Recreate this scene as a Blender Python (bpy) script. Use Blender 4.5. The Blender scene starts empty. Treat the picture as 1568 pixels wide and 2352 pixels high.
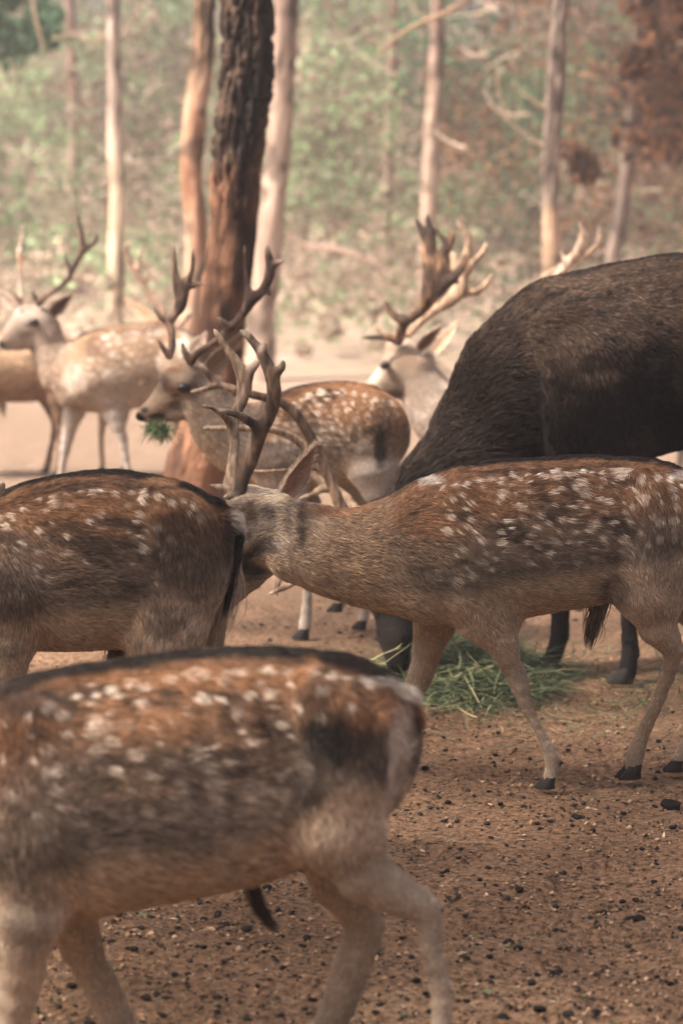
import bpy, bmesh, math, random
import numpy as np
from mathutils import Vector

# ------------------------------------------------------------------ camera, sky, sun, exposure
CAM_H, FPX, CX, CY, HORIZON = 1.84, 6533.0, 784.0, 1176.0, 325.0
PITCH = math.atan((CY - HORIZON) / FPX)
SC = bpy.context.scene
COL = SC.collection

cam_data = bpy.data.cameras.new('camera')
cam_data.sensor_fit = 'VERTICAL'
cam_data.sensor_height = 36.0
cam_data.lens = 36.0 * FPX / 2352.0
cam_data.clip_start, cam_data.clip_end = 0.1, 2000.0
cam_data.dof.use_dof = True
cam_data.dof.focus_distance = 7.75
cam_data.dof.aperture_fstop = 3.0
cam = bpy.data.objects.new('camera', cam_data)
COL.objects.link(cam)
cam.location = (0, 0, CAM_H)
cam.rotation_euler = (math.pi / 2 - PITCH, 0, 0)
SC.camera = cam

SUN_EL, SUN_AZ = math.radians(52), math.radians(-112)      # azimuth clockwise from +Y
world = bpy.data.worlds.new('World')
SC.world = world
world.use_nodes = True
wn = world.node_tree
sky = wn.nodes.new('ShaderNodeTexSky')
sky.sky_type = 'NISHITA'
sky.sun_disc = False
sky.sun_elevation = SUN_EL
sky.sun_rotation = SUN_AZ
sky.dust_density = 8.0
sky.air_density = 0.45
sky.ozone_density = 0.1
bg = [n for n in wn.nodes if n.type == 'BACKGROUND'][0]
wn.links.new(sky.outputs[0], bg.inputs['Color'])
bg.inputs['Strength'].default_value = 0.15

sun_data = bpy.data.lights.new('sun', 'SUN')
sun_data.energy = 4.0
sun_data.angle = math.radians(4.0)
sun_data.color = (1.0, 0.90, 0.78)
sun = bpy.data.objects.new('sun', sun_data)
COL.objects.link(sun)
sd = Vector((math.sin(SUN_AZ) * math.cos(SUN_EL), math.cos(SUN_AZ) * math.cos(SUN_EL), math.sin(SUN_EL)))
sun.rotation_euler = (-sd).to_track_quat('-Z', 'Y').to_euler()
sun.location = sd * 30

vs = SC.view_settings
vs.view_transform = 'Standard'
vs.look = 'None'
vs.gamma = 1.0
vs.exposure = 1.48
vs.use_curve_mapping = False
SC.cycles.use_denoising = True
SC.cycles.max_bounces = 6
SC.cycles.diffuse_bounces = 3
SC.cycles.transparent_max_bounces = 8
SC.cycles.volume_bounces = 0
SC.cycles.use_adaptive_sampling = True
SC.cycles.adaptive_threshold = 0.02

# ------------------------------------------------------------------ helpers
rng = np.random.default_rng(7)
CP, SP = math.cos(PITCH), math.sin(PITCH)

def at(px, py, Y):
    """the point at depth Y seen at (px, py) of the 1568 x 2352 picture"""
    u, v = (px - CX) / FPX, (py - CY) / FPX
    dy, dz = CP - v * SP, -SP - v * CP
    t = Y / dy
    return np.array([u * t, Y, CAM_H + dz * t])

def scl(Y, z=0.7):
    return FPX / (Y * CP + (CAM_H - z) * SP)

def ground_depth(py):
    v = (py - CY) / FPX
    return CAM_H / (SP + v * CP) * (CP - v * SP)

def project(P):
    x, y, z = P[:, 0], P[:, 1], P[:, 2] - CAM_H
    f = y * CP - z * SP
    up = y * SP + z * CP
    return CX + FPX * x / f, CY - FPX * up / f

_lat = rng.random((64, 64, 64)).astype(np.float32)
def vnoise(P, scale=1.0, off=0.0):
    q = np.asarray(P, np.float64) * scale + off + 1000.0
    i = np.floor(q).astype(np.int64)
    f = (q - i)
    f = f * f * (3 - 2 * f)
    i0 = i & 63
    i1 = (i + 1) & 63
    x0, y0, z0 = i0[:, 0], i0[:, 1], i0[:, 2]
    x1, y1, z1 = i1[:, 0], i1[:, 1], i1[:, 2]
    fx, fy, fz = f[:, 0], f[:, 1], f[:, 2]
    def L(a, b, t): return a + (b - a) * t
    return L(L(L(_lat[x0, y0, z0], _lat[x1, y0, z0], fx), L(_lat[x0, y1, z0], _lat[x1, y1, z0], fx), fy),
             L(L(_lat[x0, y0, z1], _lat[x1, y0, z1], fx), L(_lat[x0, y1, z1], _lat[x1, y1, z1], fx), fy), fz)

def fbm(P, scale, octaves=3, off=0.0):
    r, a, tot = 0, 1.0, 0
    for o in range(octaves):
        r = r + a * vnoise(P, scale * 2 ** o, off + 17.3 * o)
        tot += a
        a *= 0.5
    return r / tot

def smooth01(x, a, b):
    t = np.clip((x - a) / (b - a), 0, 1)
    return t * t * (3 - 2 * t)

def catmull(pts, n=4):
    pts = np.asarray(pts, float)
    if len(pts) < 3 or n < 2:
        return pts
    P = np.vstack([2 * pts[0] - pts[1], pts, 2 * pts[-1] - pts[-2]])
    out = []
    for i in range(1, len(P) - 2):
        p0, p1, p2, p3 = P[i - 1:i + 3]
        for t in np.arange(n) / n:
            out.append(0.5 * (2 * p1 + (p2 - p0) * t + (2 * p0 - 5 * p1 + 4 * p2 - p3) * t * t + (3 * p1 - p0 - 3 * p2 + p3) * t ** 3))
    out.append(pts[-1])
    return np.array(out)

def new_obj(name, data, parent=None, loc=None):
    o = bpy.data.objects.new(name, data)
    COL.objects.link(o)
    if parent is not None:
        o.parent = parent
    if loc is not None:
        o.location = loc
    return o

def tag(o, label=None, cat=None, group=None, kind=None):
    if label: o['label'] = label
    if cat: o['category'] = cat
    if group: o['group'] = group
    if kind: o['kind'] = kind
    return o

def mesh_np(name, V, F, smooth=True, colors=None, mat=None):
    """V (n,3); F (m,k) all of one size"""
    V = np.asarray(V, np.float32); F = np.asarray(F, np.int32)
    me = bpy.data.meshes.new(name)
    me.vertices.add(len(V)); me.vertices.foreach_set('co', V.ravel())
    m, k = F.shape
    me.loops.add(m * k); me.loops.foreach_set('vertex_index', F.ravel())
    me.polygons.add(m)
    me.polygons.foreach_set('loop_start', np.arange(0, m * k, k, dtype=np.int32))
    me.polygons.foreach_set('loop_total', np.full(m, k, np.int32))
    if smooth:
        me.polygons.foreach_set('use_smooth', np.ones(m, bool))
    me.update(calc_edges=True)
    if colors is not None:
        a = me.color_attributes.new('tint', 'FLOAT_COLOR', 'POINT')
        c = np.ones((len(V), 4), np.float32); c[:, :3] = colors
        a.data.foreach_set('color', c.ravel())
    if mat: me.materials.append(mat)
    return me

# ------------------------------------------------------------------ signed-distance bodies -> meshes
def sdf_mesh(prims, vox):
    """prims: (a, b, ra, rb, k, sy)  smooth union of tapered capsules, meshed with surface nets"""
    lo = np.min([np.minimum(p[0] - p[2], p[1] - p[3]) for p in prims], 0) - 4 * vox
    hi = np.max([np.maximum(p[0] + p[2], p[1] + p[3]) for p in prims], 0) + 4 * vox
    n = np.ceil((hi - lo) / vox).astype(int) + 1
    F = np.full(n, 0.3, np.float32)
    ax = [lo[i] + vox * np.arange(n[i]) for i in range(3)]
    for a, b, ra, rb, k, sy in prims:
        m = k + 2.5 * vox
        l = np.minimum(a - ra, b - rb) - m
        h = np.maximum(a + ra, b + rb) + m
        i0 = np.clip(np.floor((l - lo) / vox).astype(int), 0, n)
        i1 = np.clip(np.ceil((h - lo) / vox).astype(int) + 1, 0, n)
        s = tuple(slice(i0[j], i1[j]) for j in range(3))
        X = (ax[0][s[0]][:, None, None] - a[0]).astype(np.float32)
        Yy = ((ax[1][s[1]][None, :, None] - a[1]) / sy).astype(np.float32)
        Z = (ax[2][s[2]][None, None, :] - a[2]).astype(np.float32)
        ba = (b - a) / np.array([1, sy, 1])
        L2 = max(float(ba @ ba), 1e-9)
        t = np.clip((X * ba[0] + Yy * ba[1] + Z * ba[2]) / L2, 0, 1)
        d = np.sqrt((X - t * ba[0]) ** 2 + (Yy - t * ba[1]) ** 2 + (Z - t * ba[2]) ** 2) - (ra + (rb - ra) * t)
        f = F[s]
        hh = np.clip(0.5 + 0.5 * (f - d) / k, 0, 1)
        F[s] = f + (d - f) * hh - k * hh * (1 - hh)
    return surface_nets(F, lo, vox)

def surface_nets(F, lo, vox):
    ins = F < 0
    nx, ny, nz = F.shape
    c = np.zeros((nx - 1, ny - 1, nz - 1), np.int8)
    for dx in (0, 1):
        for dy in (0, 1):
            for dz in (0, 1):
                c += ins[dx:nx - 1 + dx, dy:ny - 1 + dy, dz:nz - 1 + dz]
    act = (c > 0) & (c < 8)
    ijk = np.argwhere(act)
    idx = np.full(act.shape, -1, np.int32)
    idx[act] = np.arange(len(ijk))
    corner = np.array([(x, y, z) for x in (0, 1) for y in (0, 1) for z in (0, 1)])
    val = np.stack([F[ijk[:, 0] + q[0], ijk[:, 1] + q[1], ijk[:, 2] + q[2]] for q in corner], 1)
    acc = np.zeros((len(ijk), 3)); cnt = np.zeros(len(ijk))
    for e0 in range(8):
        for e1 in range(e0 + 1, 8):
            if np.abs(corner[e0] - corner[e1]).sum() != 1: continue
            v0, v1 = val[:, e0], val[:, e1]
            m = (v0 < 0) != (v1 < 0)
            t = np.where(m, v0 / np.where(m, v0 - v1, 1), 0)[:, None]
            acc += np.where(m[:, None], corner[e0] + t * (corner[e1] - corner[e0]), 0)
            cnt += m
    V = lo + vox * (ijk + acc / cnt[:, None])
    quads = []
    for axis in range(3):
        s0 = [slice(None)] * 3; s1 = [slice(None)] * 3
        s0[axis] = slice(0, -1); s1[axis] = slice(1, None)
        A, B = ins[tuple(s0)], ins[tuple(s1)]
        e = np.argwhere(A != B)
        u, w = [(1, 2), (2, 0), (0, 1)][axis]
        ok = (e[:, u] > 0) & (e[:, w] > 0)
        for k in (u, w):
            ok &= e[:, k] < F.shape[k] - 1
        e = e[ok]
        flip = A[e[:, 0], e[:, 1], e[:, 2]]
        def ci(du, dw):
            q = e.copy(); q[:, u] += du; q[:, w] += dw
            return idx[q[:, 0], q[:, 1], q[:, 2]]
        q = np.stack([ci(-1, -1), ci(0, -1), ci(0, 0), ci(-1, 0)], 1)
        q[~flip] = q[~flip][:, ::-1]
        quads.append(q)
    Q = np.vstack(quads)
    # light Laplacian smoothing
    for _ in range(2):
        S = np.zeros_like(V); C = np.zeros(len(V))
        for a, b in ((0, 1), (1, 2), (2, 3), (3, 0)):
            np.add.at(S, Q[:, a], V[Q[:, b]]); np.add.at(C, Q[:, a], 1)
            np.add.at(S, Q[:, b], V[Q[:, a]]); np.add.at(C, Q[:, b], 1)
        V = 0.5 * V + 0.5 * S / np.maximum(C, 1)[:, None]
    return V, Q

def quad_normals(V, Q):
    fn = np.cross(V[Q[:, 2]] - V[Q[:, 0]], V[Q[:, 3]] - V[Q[:, 1]])
    N = np.zeros_like(V)
    for j in range(4): np.add.at(N, Q[:, j], fn)
    N /= np.maximum(np.linalg.norm(N, axis=1), 1e-12)[:, None]
    return N, 0.5 * np.linalg.norm(fn, axis=1)

# ------------------------------------------------------------------ materials
def mat_new(name):
    m = bpy.data.materials.new(name); m.use_nodes = True
    nt = m.node_tree
    b = [n for n in nt.nodes if n.type == 'BSDF_PRINCIPLED'][0]
    return m, nt, b

def node(nt, typ, **kw):
    n = nt.nodes.new(typ)
    for k, v in kw.items(): setattr(n, k, v)
    return n

def ramp(nt, stops):
    r = nt.nodes.new('ShaderNodeValToRGB')
    e = r.color_ramp.elements
    while len(e) < len(stops): e.new(0.5)
    for el, (p, c) in zip(e, stops):
        el.position = p; el.color = (*c, 1)
    return r

def noise_node(nt, scale, detail=4, rough=0.6, vec=None):
    n = nt.nodes.new('ShaderNodeTexNoise')
    n.inputs['Scale'].default_value = scale; n.inputs['Detail'].default_value = detail
    n.inputs['Roughness'].default_value = rough
    if vec is not None: nt.links.new(vec, n.inputs['Vector'])
    return n

def mat_attr(name, attr, rough=0.75, spec=0.25, bump=0.0, bscale=120, transl=0.0, jitter=0.0):
    m, nt, b = mat_new(name)
    a = node(nt, 'ShaderNodeAttribute', attribute_name=attr)
    src = a.outputs['Color']
    if jitter:
        n = noise_node(nt, 60, 3)
        mp = node(nt, 'ShaderNodeMapRange')
        mp.inputs['To Min'].default_value = 1 - jitter; mp.inputs['To Max'].default_value = 1 + jitter
        nt.links.new(n.outputs['Fac'], mp.inputs['Value'])
        mx = node(nt, 'ShaderNodeVectorMath', operation='SCALE')
        nt.links.new(src, mx.inputs[0]); nt.links.new(mp.outputs[0], mx.inputs['Scale'])
        src = mx.outputs[0]
    nt.links.new(src, b.inputs['Base Color'])
    b.inputs['Roughness'].default_value = rough
    b.inputs['Specular IOR Level'].default_value = spec
    if bump:
        n = noise_node(nt, bscale, 4)
        bp = node(nt, 'ShaderNodeBump'); bp.inputs['Strength'].default_value = bump; bp.inputs['Distance'].default_value = 0.01
        nt.links.new(n.outputs['Fac'], bp.inputs['Height']); nt.links.new(bp.outputs[0], b.inputs['Normal'])
    if transl:
        tr = node(nt, 'ShaderNodeBsdfTranslucent')
        nt.links.new(src, tr.inputs['Color'])
        mx = node(nt, 'ShaderNodeMixShader'); mx.inputs[0].default_value = transl
        out = [n for n in nt.nodes if n.type == 'OUTPUT_MATERIAL'][0]
        nt.links.new(b.outputs[0], mx.inputs[1]); nt.links.new(tr.outputs[0], mx.inputs[2])
        nt.links.new(mx.outputs[0], out.inputs['Surface'])
    return m

MAT = {}
MAT['skin'] = mat_attr('deer_skin', 'tint', 0.85, 0.15, 0.5, 160, jitter=0.25)
MAT['fur'] = mat_attr('deer_fur', 'fur_tint', 0.6, 0.07)
MAT['leaf'] = mat_attr('foliage', 'tint', 0.7, 0.1, transl=0.5)
MAT['hay'] = mat_attr('hay', 'tint', 0.6, 0.3, transl=0.25)
MAT['litter'] = mat_attr('litter', 'tint', 0.9, 0.1)
MAT['horn'] = mat_attr('antler', 'tint', 0.55, 0.35, 0.6, 190, jitter=0.3)

m, nt, b = mat_new('eye'); b.inputs['Base Color'].default_value = (0.008, 0.006, 0.005, 1)
b.inputs['Roughness'].default_value = 0.08; MAT['eye'] = m
m, nt, b = mat_new('hoof')
n = noise_node(nt, 40, 4); r = ramp(nt, [(0.3, (0.012, 0.011, 0.011)), (0.7, (0.045, 0.037, 0.033))])
nt.links.new(n.outputs['Fac'], r.inputs[0]); nt.links.new(r.outputs[0], b.inputs['Base Color'])
b.inputs['Roughness'].default_value = 0.8; b.inputs['Specular IOR Level'].default_value = 0.2; MAT['hoof'] = m
# ------------------------------------------------------------------ ground
def ground_z(x, y):
    P = np.stack([x, y, np.zeros_like(x)], 1)
    rise = 1.3 * smooth01(y, 26.0, 62.0) + 0.35 * smooth01(y, 20, 34) * (fbm(P, 0.22, 2) - 0.5) * 2
    return rise

def axis(parts):
    a = np.concatenate(parts)
    return np.unique(np.round(a, 5))

gx = axis([np.arange(-2.6, 2.6, 0.018), np.linspace(2.6, 9, 60), -np.linspace(2.6, 9, 60), np.geomspace(9, 160, 26), -np.geomspace(9, 160, 26)])
gy_ = axis([np.arange(4.3, 10.2, 0.018), np.linspace(10.2, 18, 170), np.linspace(18, 66, 110), np.geomspace(66, 400, 16), np.linspace(-14, 4.3, 40)])
X, Yg = np.meshgrid(gx, gy_, indexing='ij')
xf, yf = X.ravel(), Yg.ravel()
P3 = np.stack([xf, yf, 0 * xf], 1)
near = 1 - smooth01(yf, 12, 24)
zf = ground_z(xf, yf) + near * (0.035 * (fbm(P3, 2.2, 2) - 0.5) + 0.020 * (fbm(P3, 13.0, 3) - 0.5)
                                - 0.020 * smooth01(fbm(P3, 5.0, 2, 40.0), 0.55, 0.75))
zf -= 0.004
nxg, nyg = len(gx), len(gy_)
ii, jj = np.meshgrid(np.arange(nxg - 1), np.arange(nyg - 1), indexing='ij')
q = (ii * nyg + jj).ravel()
GF = np.stack([q, q + nyg, q + nyg + 1, q + 1], 1)

m, nt, b = mat_new('dirt'); MAT['dirt'] = m
geo = node(nt, 'ShaderNodeNewGeometry'); pos = geo.outputs['Position']
n1 = noise_node(nt, 1.3, 5, 0.6, pos); n2 = noise_node(nt, 55, 6, 0.75, pos); n3 = noise_node(nt, 210, 3, 0.7, pos)
base = ramp(nt, [(0.28, (0.18, 0.109, 0.07)), (0.5, (0.26, 0.16, 0.103)), (0.72, (0.33, 0.215, 0.143))])
nt.links.new(n1.outputs['Fac'], base.inputs[0])
speck = ramp(nt, [(0.36, (0.13, 0.115, 0.105)), (0.48, (0.75, 0.72, 0.68)), (0.66, (1.5, 1.42, 1.3))])
nt.links.new(n2.outputs['Fac'], speck.inputs[0])
mul = node(nt, 'ShaderNodeMix', data_type='RGBA', blend_type='MULTIPLY'); mul.inputs[0].default_value = 1.0
nt.links.new(base.outputs[0], mul.inputs[6]); nt.links.new(speck.outputs[0], mul.inputs[7])
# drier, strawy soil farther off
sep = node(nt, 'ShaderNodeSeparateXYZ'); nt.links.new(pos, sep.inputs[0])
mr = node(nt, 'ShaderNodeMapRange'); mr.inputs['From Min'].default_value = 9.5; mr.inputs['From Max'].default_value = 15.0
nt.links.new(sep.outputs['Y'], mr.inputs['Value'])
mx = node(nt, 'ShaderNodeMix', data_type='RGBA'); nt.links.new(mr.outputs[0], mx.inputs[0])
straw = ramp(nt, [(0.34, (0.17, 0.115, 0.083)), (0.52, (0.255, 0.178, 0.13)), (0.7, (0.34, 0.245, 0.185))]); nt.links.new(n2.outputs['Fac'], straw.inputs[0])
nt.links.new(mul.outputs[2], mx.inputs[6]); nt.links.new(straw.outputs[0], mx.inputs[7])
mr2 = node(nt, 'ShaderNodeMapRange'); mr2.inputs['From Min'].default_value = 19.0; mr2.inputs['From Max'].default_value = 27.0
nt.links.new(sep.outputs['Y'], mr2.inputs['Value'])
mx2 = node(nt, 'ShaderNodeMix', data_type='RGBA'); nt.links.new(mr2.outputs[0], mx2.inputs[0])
slope = ramp(nt, [(0.35, (0.30, 0.26, 0.18)), (0.5, (0.42, 0.32, 0.25)), (0.65, (0.50, 0.38, 0.31))]); nt.links.new(n1.outputs['Fac'], slope.inputs[0])  # far slope soil paled pink to stand in for haze
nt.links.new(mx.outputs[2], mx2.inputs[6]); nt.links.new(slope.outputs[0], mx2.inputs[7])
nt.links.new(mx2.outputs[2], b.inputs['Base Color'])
b.inputs['Roughness'].default_value = 0.95; b.inputs['Specular IOR Level'].default_value = 0.1
add = node(nt, 'ShaderNodeMath', operation='ADD'); nt.links.new(n2.outputs['Fac'], add.inputs[0]); nt.links.new(n3.outputs['Fac'], add.inputs[1])
bp = node(nt, 'ShaderNodeBump'); bp.inputs['Strength'].default_value = 0.8; bp.inputs['Distance'].default_value = 0.012
nt.links.new(add.outputs[0], bp.inputs['Height']); nt.links.new(bp.outputs[0], b.inputs['Normal'])

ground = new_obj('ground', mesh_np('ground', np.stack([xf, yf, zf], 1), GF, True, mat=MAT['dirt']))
tag(ground, 'bare brown dirt floor of the deer enclosure', None, kind='structure')

# ------------------------------------------------------------------ trunks
def tube_rings(C, Rr, nseg):
    """C (n,3) centres, Rr (n,nseg) radii -> V, F (open tube, capped by shrinking ends elsewhere)"""
    T = np.gradient(C, axis=0); T /= np.linalg.norm(T, axis=1)[:, None]
    ref = np.array([1.0, 0, 0])
    if abs(T[0] @ ref) > 0.9: ref = np.array([0, 1.0, 0])
    U = ref - (T @ ref)[:, None] * T; U /= np.linalg.norm(U, axis=1)[:, None]
    W = np.cross(T, U)
    th = np.linspace(0, 2 * np.pi, nseg, endpoint=False)
    V = C[:, None, :] + Rr[:, :, None] * (np.cos(th)[None, :, None] * U[:, None, :] + np.sin(th)[None, :, None] * W[:, None, :])
    n = len(C)
    i, j = np.meshgrid(np.arange(n - 1), np.arange(nseg), indexing='ij')
    a = i * nseg + j; bq = i * nseg + (j + 1) % nseg
    F = np.stack([a, bq, bq + nseg, a + nseg], -1).reshape(-1, 4)
    return V.reshape(-1, 3), F

def limb(P0, r0, r1, n=6, seg=8):
    C = catmull(P0, n)
    R = np.linspace(r0, r1, len(C))[:, None] * np.ones(seg)[None, :]
    return tube_rings(C, R, seg)

def join(parts):
    V, F, o = [], [], 0
    for v, f in parts:
        V.append(v); F.append(f + o); o += len(v)
    return np.vstack(V), np.vstack(F)

def leaf_quads(C, size, r=rng, flat=0.0, aspect=0.55):
    n = len(C)
    a = r.normal(size=(n, 3)); a[:, 2] *= (1 - flat); a /= np.linalg.norm(a, axis=1)[:, None]
    t = r.normal(size=(n, 3)); bb = np.cross(a, t); bb /= np.linalg.norm(bb, axis=1)[:, None]
    s = (size * r.uniform(0.6, 1.4, n))[:, None] if np.isscalar(size) else size[:, None]
    L, W = a * s, bb * s * aspect
    V = np.stack([C - L, C + W * 0.9 - L * 0.1, C + L, C - W * 0.9 - L * 0.1], 1).reshape(-1, 3)
    F = np.arange(4 * n).reshape(n, 4)
    return V, F

def tint_leaves(n, pal, r=rng):
    pal = np.array(pal)
    c = pal[r.integers(0, len(pal), n)] * r.uniform(0.8, 1.2, (n, 1))
    return np.repeat(c, 4, axis=0)

GREEN = [(0.10, 0.17, 0.07), (0.16, 0.22, 0.10), (0.07, 0.13, 0.065), (0.20, 0.25, 0.12)]
TEAL = [(0.05, 0.11, 0.065), (0.08, 0.15, 0.085), (0.04, 0.08, 0.05)]
RUSSET = [(0.27, 0.12, 0.06), (0.33, 0.17, 0.095), (0.18, 0.085, 0.05), (0.13, 0.075, 0.05)]
STRAW = [(0.34, 0.24, 0.17), (0.27, 0.19, 0.14), (0.42, 0.31, 0.23)]
BROWN = [(0.14, 0.095, 0.075), (0.10, 0.07, 0.055), (0.2, 0.14, 0.11)]
PINE = [(0.05, 0.09, 0.035), (0.075, 0.12, 0.045), (0.04, 0.07, 0.03)]

MAT['bark'] = mat_attr('bark', 'tint', 0.9, 0.12, 0.7, 55, jitter=0.35)

def bark_colors(V, upper, lower, zb, off, soft=0.14, contrast=0.6):
    n1 = fbm(V * np.array([1, 1, 0.35]), 9.0, 3, off)
    n2 = fbm(V * np.array([1, 1, 0.2]), 28.0, 2, off + 5)
    n3 = fbm(V, 3.0, 2, off + 9)
    h = smooth01(V[:, 2] + (n3 - 0.5) * 0.9 + (n2 - .5) * .25, zb - soft, zb + soft)[:, None]
    U = np.array(upper[0]) + (np.array(upper[1]) - np.array(upper[0])) * smooth01(n1 * 0.6 + n2 * 0.4, 0.35, 0.68)[:, None]
    L = np.array(lower[0]) + (np.array(lower[1]) - np.array(lower[0])) * smooth01(n1, 0.33, 0.58)[:, None]
    c = L + (U - L) * h
    return c * (1 + contrast * (n2 - 0.5))[:, None]

def make_tree(name, label, pts, Y, upper, lower, zb, seed, fine=False, ridge=0.012, top=9.5, crown_r=2.2, crown_z=3.6,
              crown_n=600, pal=PINE, lean=(0, 0), crown_size=0.13, group=None, cat='tree', branches=()):
    r = np.random.default_rng(seed)
    C = np.array([at(p[0], p[1], Y) for p in pts]); R = np.array([p[2] / scl(Y, 1.2) for p in pts])
    o = np.argsort(C[:, 2]); C, R = C[o], R[o]
    z0 = float(ground_z(np.array([C[0, 0]]), np.array([Y]))[0])
    C[0, 2] = z0 - 0.12; R[0] *= 1.25
    # on up, out of the frame
    zt = C[-1, 2]
    ext = np.array([[C[-1, 0] + lean[0] * (z - zt) + 0.12 * math.sin(z * 1.1 + seed), Y + lean[1] * (z - zt), z] for z in np.arange(zt + 0.9, top, 0.9)])
    Rx = R[-1] * np.linspace(0.97, 0.25, len(ext))
    CR = catmull(np.hstack([np.vstack([C, ext]), np.concatenate([R, Rx])[:, None]]), 40 if fine else 8)
    C2, R2 = CR[:, :3], CR[:, 3]
    seg = 110 if fine else 36
    if fine:   # even spacing where the photograph shows it
        keep = [0]
        for i in range(1, len(C2)):
            if np.linalg.norm(C2[i] - C2[keep[-1]]) > (0.010 if C2[i, 2] < 3.0 else 0.12): keep.append(i)
        C2, R2 = C2[keep], R2[keep]
    th = np.linspace(0, 2 * np.pi, seg, endpoint=False)
    Q = np.stack(np.broadcast_arrays(np.cos(th)[None, :] * 0.14, np.sin(th)[None, :] * 0.14, C2[:, 2][:, None] * 0.22), -1).reshape(-1, 3)
    w = (vnoise(Q, 26, seed) - 0.5)
    rid = 1 - np.abs(vnoise(Q + w[:, None] * 0.012, 34, seed + 3.3) * 2 - 1) * 1.0
    rid2 = 1 - np.abs(vnoise(Q * np.array([1, 1, 3.0]), 60, seed + 7.1) * 2 - 1)
    big = vnoise(Q * np.array([1, 1, 2.2]), 9, seed + 1.7) - 0.5
    zz = np.repeat(C2[:, 2], seg)
    up = 0.25 + 0.75 * smooth01(zz + w * 0.5, zb - 0.15, zb + 0.15)
    disp = ridge * up * (-(rid ** 3) * 1.4 - 0.9 * rid2 ** 4) + 0.022 * big
    RR = R2[:, None] * (1 + 0.0 * th[None, :]) + (disp.reshape(len(C2), seg) * np.minimum(1, R2 / 0.08)[:, None])
    V, F = tube_rings(C2, RR, seg)
    root = new_obj(name, None, None, (C[0, 0], Y, z0))
    base = np.array([C[0, 0], Y, z0])
    col = bark_colors(V, upper, lower, zb, seed * 1.3)
    knot = smooth01(fbm(V * np.array([1, 1, 1.3]), 6.0, 2, seed + 40.0), 0.56, 0.70)
    col = col * (1 - 0.62 * knot)[:, None]
    crack = np.maximum(smooth01(rid, 0.72, 0.98), 0.7 * smooth01(rid2, 0.86, 0.99)) * up
    col = col * (1 - 0.65 * crack)[:, None]
    new_obj('trunk', mesh_np('trunk', V - base, F, True, col, MAT['bark']), root)
    # limbs and needles
    if crown_n:
        nl = 9
        cs = []
        for k in range(nl):
            z = crown_z + (top - crown_z) * (k + 0.3) / nl
            i = int(np.argmin(np.abs(C2[:, 2] - z)))
            p0 = C2[i]
            a = r.uniform(0, 2 * np.pi); ln = crown_r * r.uniform(0.7, 1.1) * (1 - 0.45 * k / nl)
            d = np.array([math.cos(a), math.sin(a), r.uniform(0.05, 0.4)])
            p1 = p0 + d * ln * 0.5 + np.array([0, 0, -0.1]); p2 = p0 + d * ln
            V, F = limb(np.array([p0, p1, p2]), 0.035, 0.008, 4, 6)
            new_obj('branch', mesh_np('branch', V - base, F, True, np.tile(np.array(upper[0]) * 0.9, (len(V), 1)), MAT['bark']), root)
            for t in (0.45, 0.75, 1.0):
                cs.append(p0 + d * ln * t + r.normal(0, 0.15, 3))
        cs = np.array(cs)
        Cn = cs[r.integers(0, len(cs), crown_n)] + r.normal(0, 1, (crown_n, 3)) * np.array([0.42, 0.42, 0.28])
        zmin = CAM_H + Cn[:, 1] * (HORIZON + 40) / FPX
        Cn = Cn[Cn[:, 2] > np.maximum(zmin, crown_z - 0.6)]
        V, F = leaf_quads(Cn, crown_size, r)
        new_obj('crown', mesh_np('crown', V - base, F, False, tint_leaves(len(Cn), pal, r), MAT['leaf']), root)
    for bp_ in branches:
        by = bp_.get('Y', Y)
        Pb = np.array([at(x, y, by) for x, y in bp_['p']])
        V, F = limb(Pb, bp_['r'][0] / scl(by), bp_['r'][1] / scl(by), 6, 7)
        c = np.tile(np.array(bp_.get('c', (0.42, 0.30, 0.22))), (len(V), 1)) * (0.8 + 0.4 * vnoise(V, 20, 3.0))[:, None]
        new_obj('branch', mesh_np('branch', V - base, F, True, c, MAT['bark']), root)
    tag(root, label, cat, group)
    return root

DARK = [(0.03, 0.022, 0.019), (0.11, 0.072, 0.053)]
STRIP = [(0.055, 0.028, 0.019), (0.27, 0.138, 0.084)]
TREES = 'pine trunks in the enclosure'
make_tree('pine_tree', 'thick dark pine trunk with worn bark, behind the deer eating grass',
          [(566, -60, 68), (562, 0, 66), (566, 90, 66.5), (567, 150, 67), (560, 230, 67), (554, 300, 67), (544, 400, 63), (537, 500, 58), (529, 600, 57), (516, 700, 54),
           (508, 800, 54), (498, 900, 58), (478, 980, 66), (455, 1060, 72), (444, 1130, 76), (440, 1240, 92)],
          13.0, DARK, STRIP, 1.62, 3, fine=True, ridge=0.022, crown_r=2.8, crown_n=1700, group=TREES)
make_tree('pine_tree', 'slender pale cream trunk left of the thick dark trunk, behind two antlered heads',
          [(260, -60, 17), (262, 150, 17), (264, 300, 19), (270, 450, 19), (266, 600, 20), (264, 740, 22), (264, 840, 24)],
          24.0, [(0.44, 0.34, 0.28), (0.58, 0.47, 0.40)], [(0.52, 0.40, 0.29), (0.66, 0.53, 0.41)], 2.0, 11, group=TREES,
          branches=[dict(p=[(262, 70), (215, 95), (165, 78), (120, 92)], r=(6, 2)), dict(p=[(72, -20), (85, 50), (100, 110)], r=(6, 3)),
                    dict(p=[(268, 110), (310, 40), (318, -20)], r=(4, 2))])
make_tree('pine_tree', 'orange-barked crooked trunk just left of the thick dark trunk',
          [(474, -60, 27), (470, 40, 28), (468, 110, 28), (456, 200, 26), (446, 270, 27), (441, 350, 28), (440, 420, 27), (448, 500, 27), (450, 600, 26), (436, 720, 30), (430, 800, 32), (425, 990, 38)],
          19.0, [(0.11, 0.07, 0.052), (0.32, 0.20, 0.13)], [(0.33, 0.17, 0.105), (0.50, 0.33, 0.235)], 2.35, 21, ridge=0.02, group=TREES)
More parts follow.
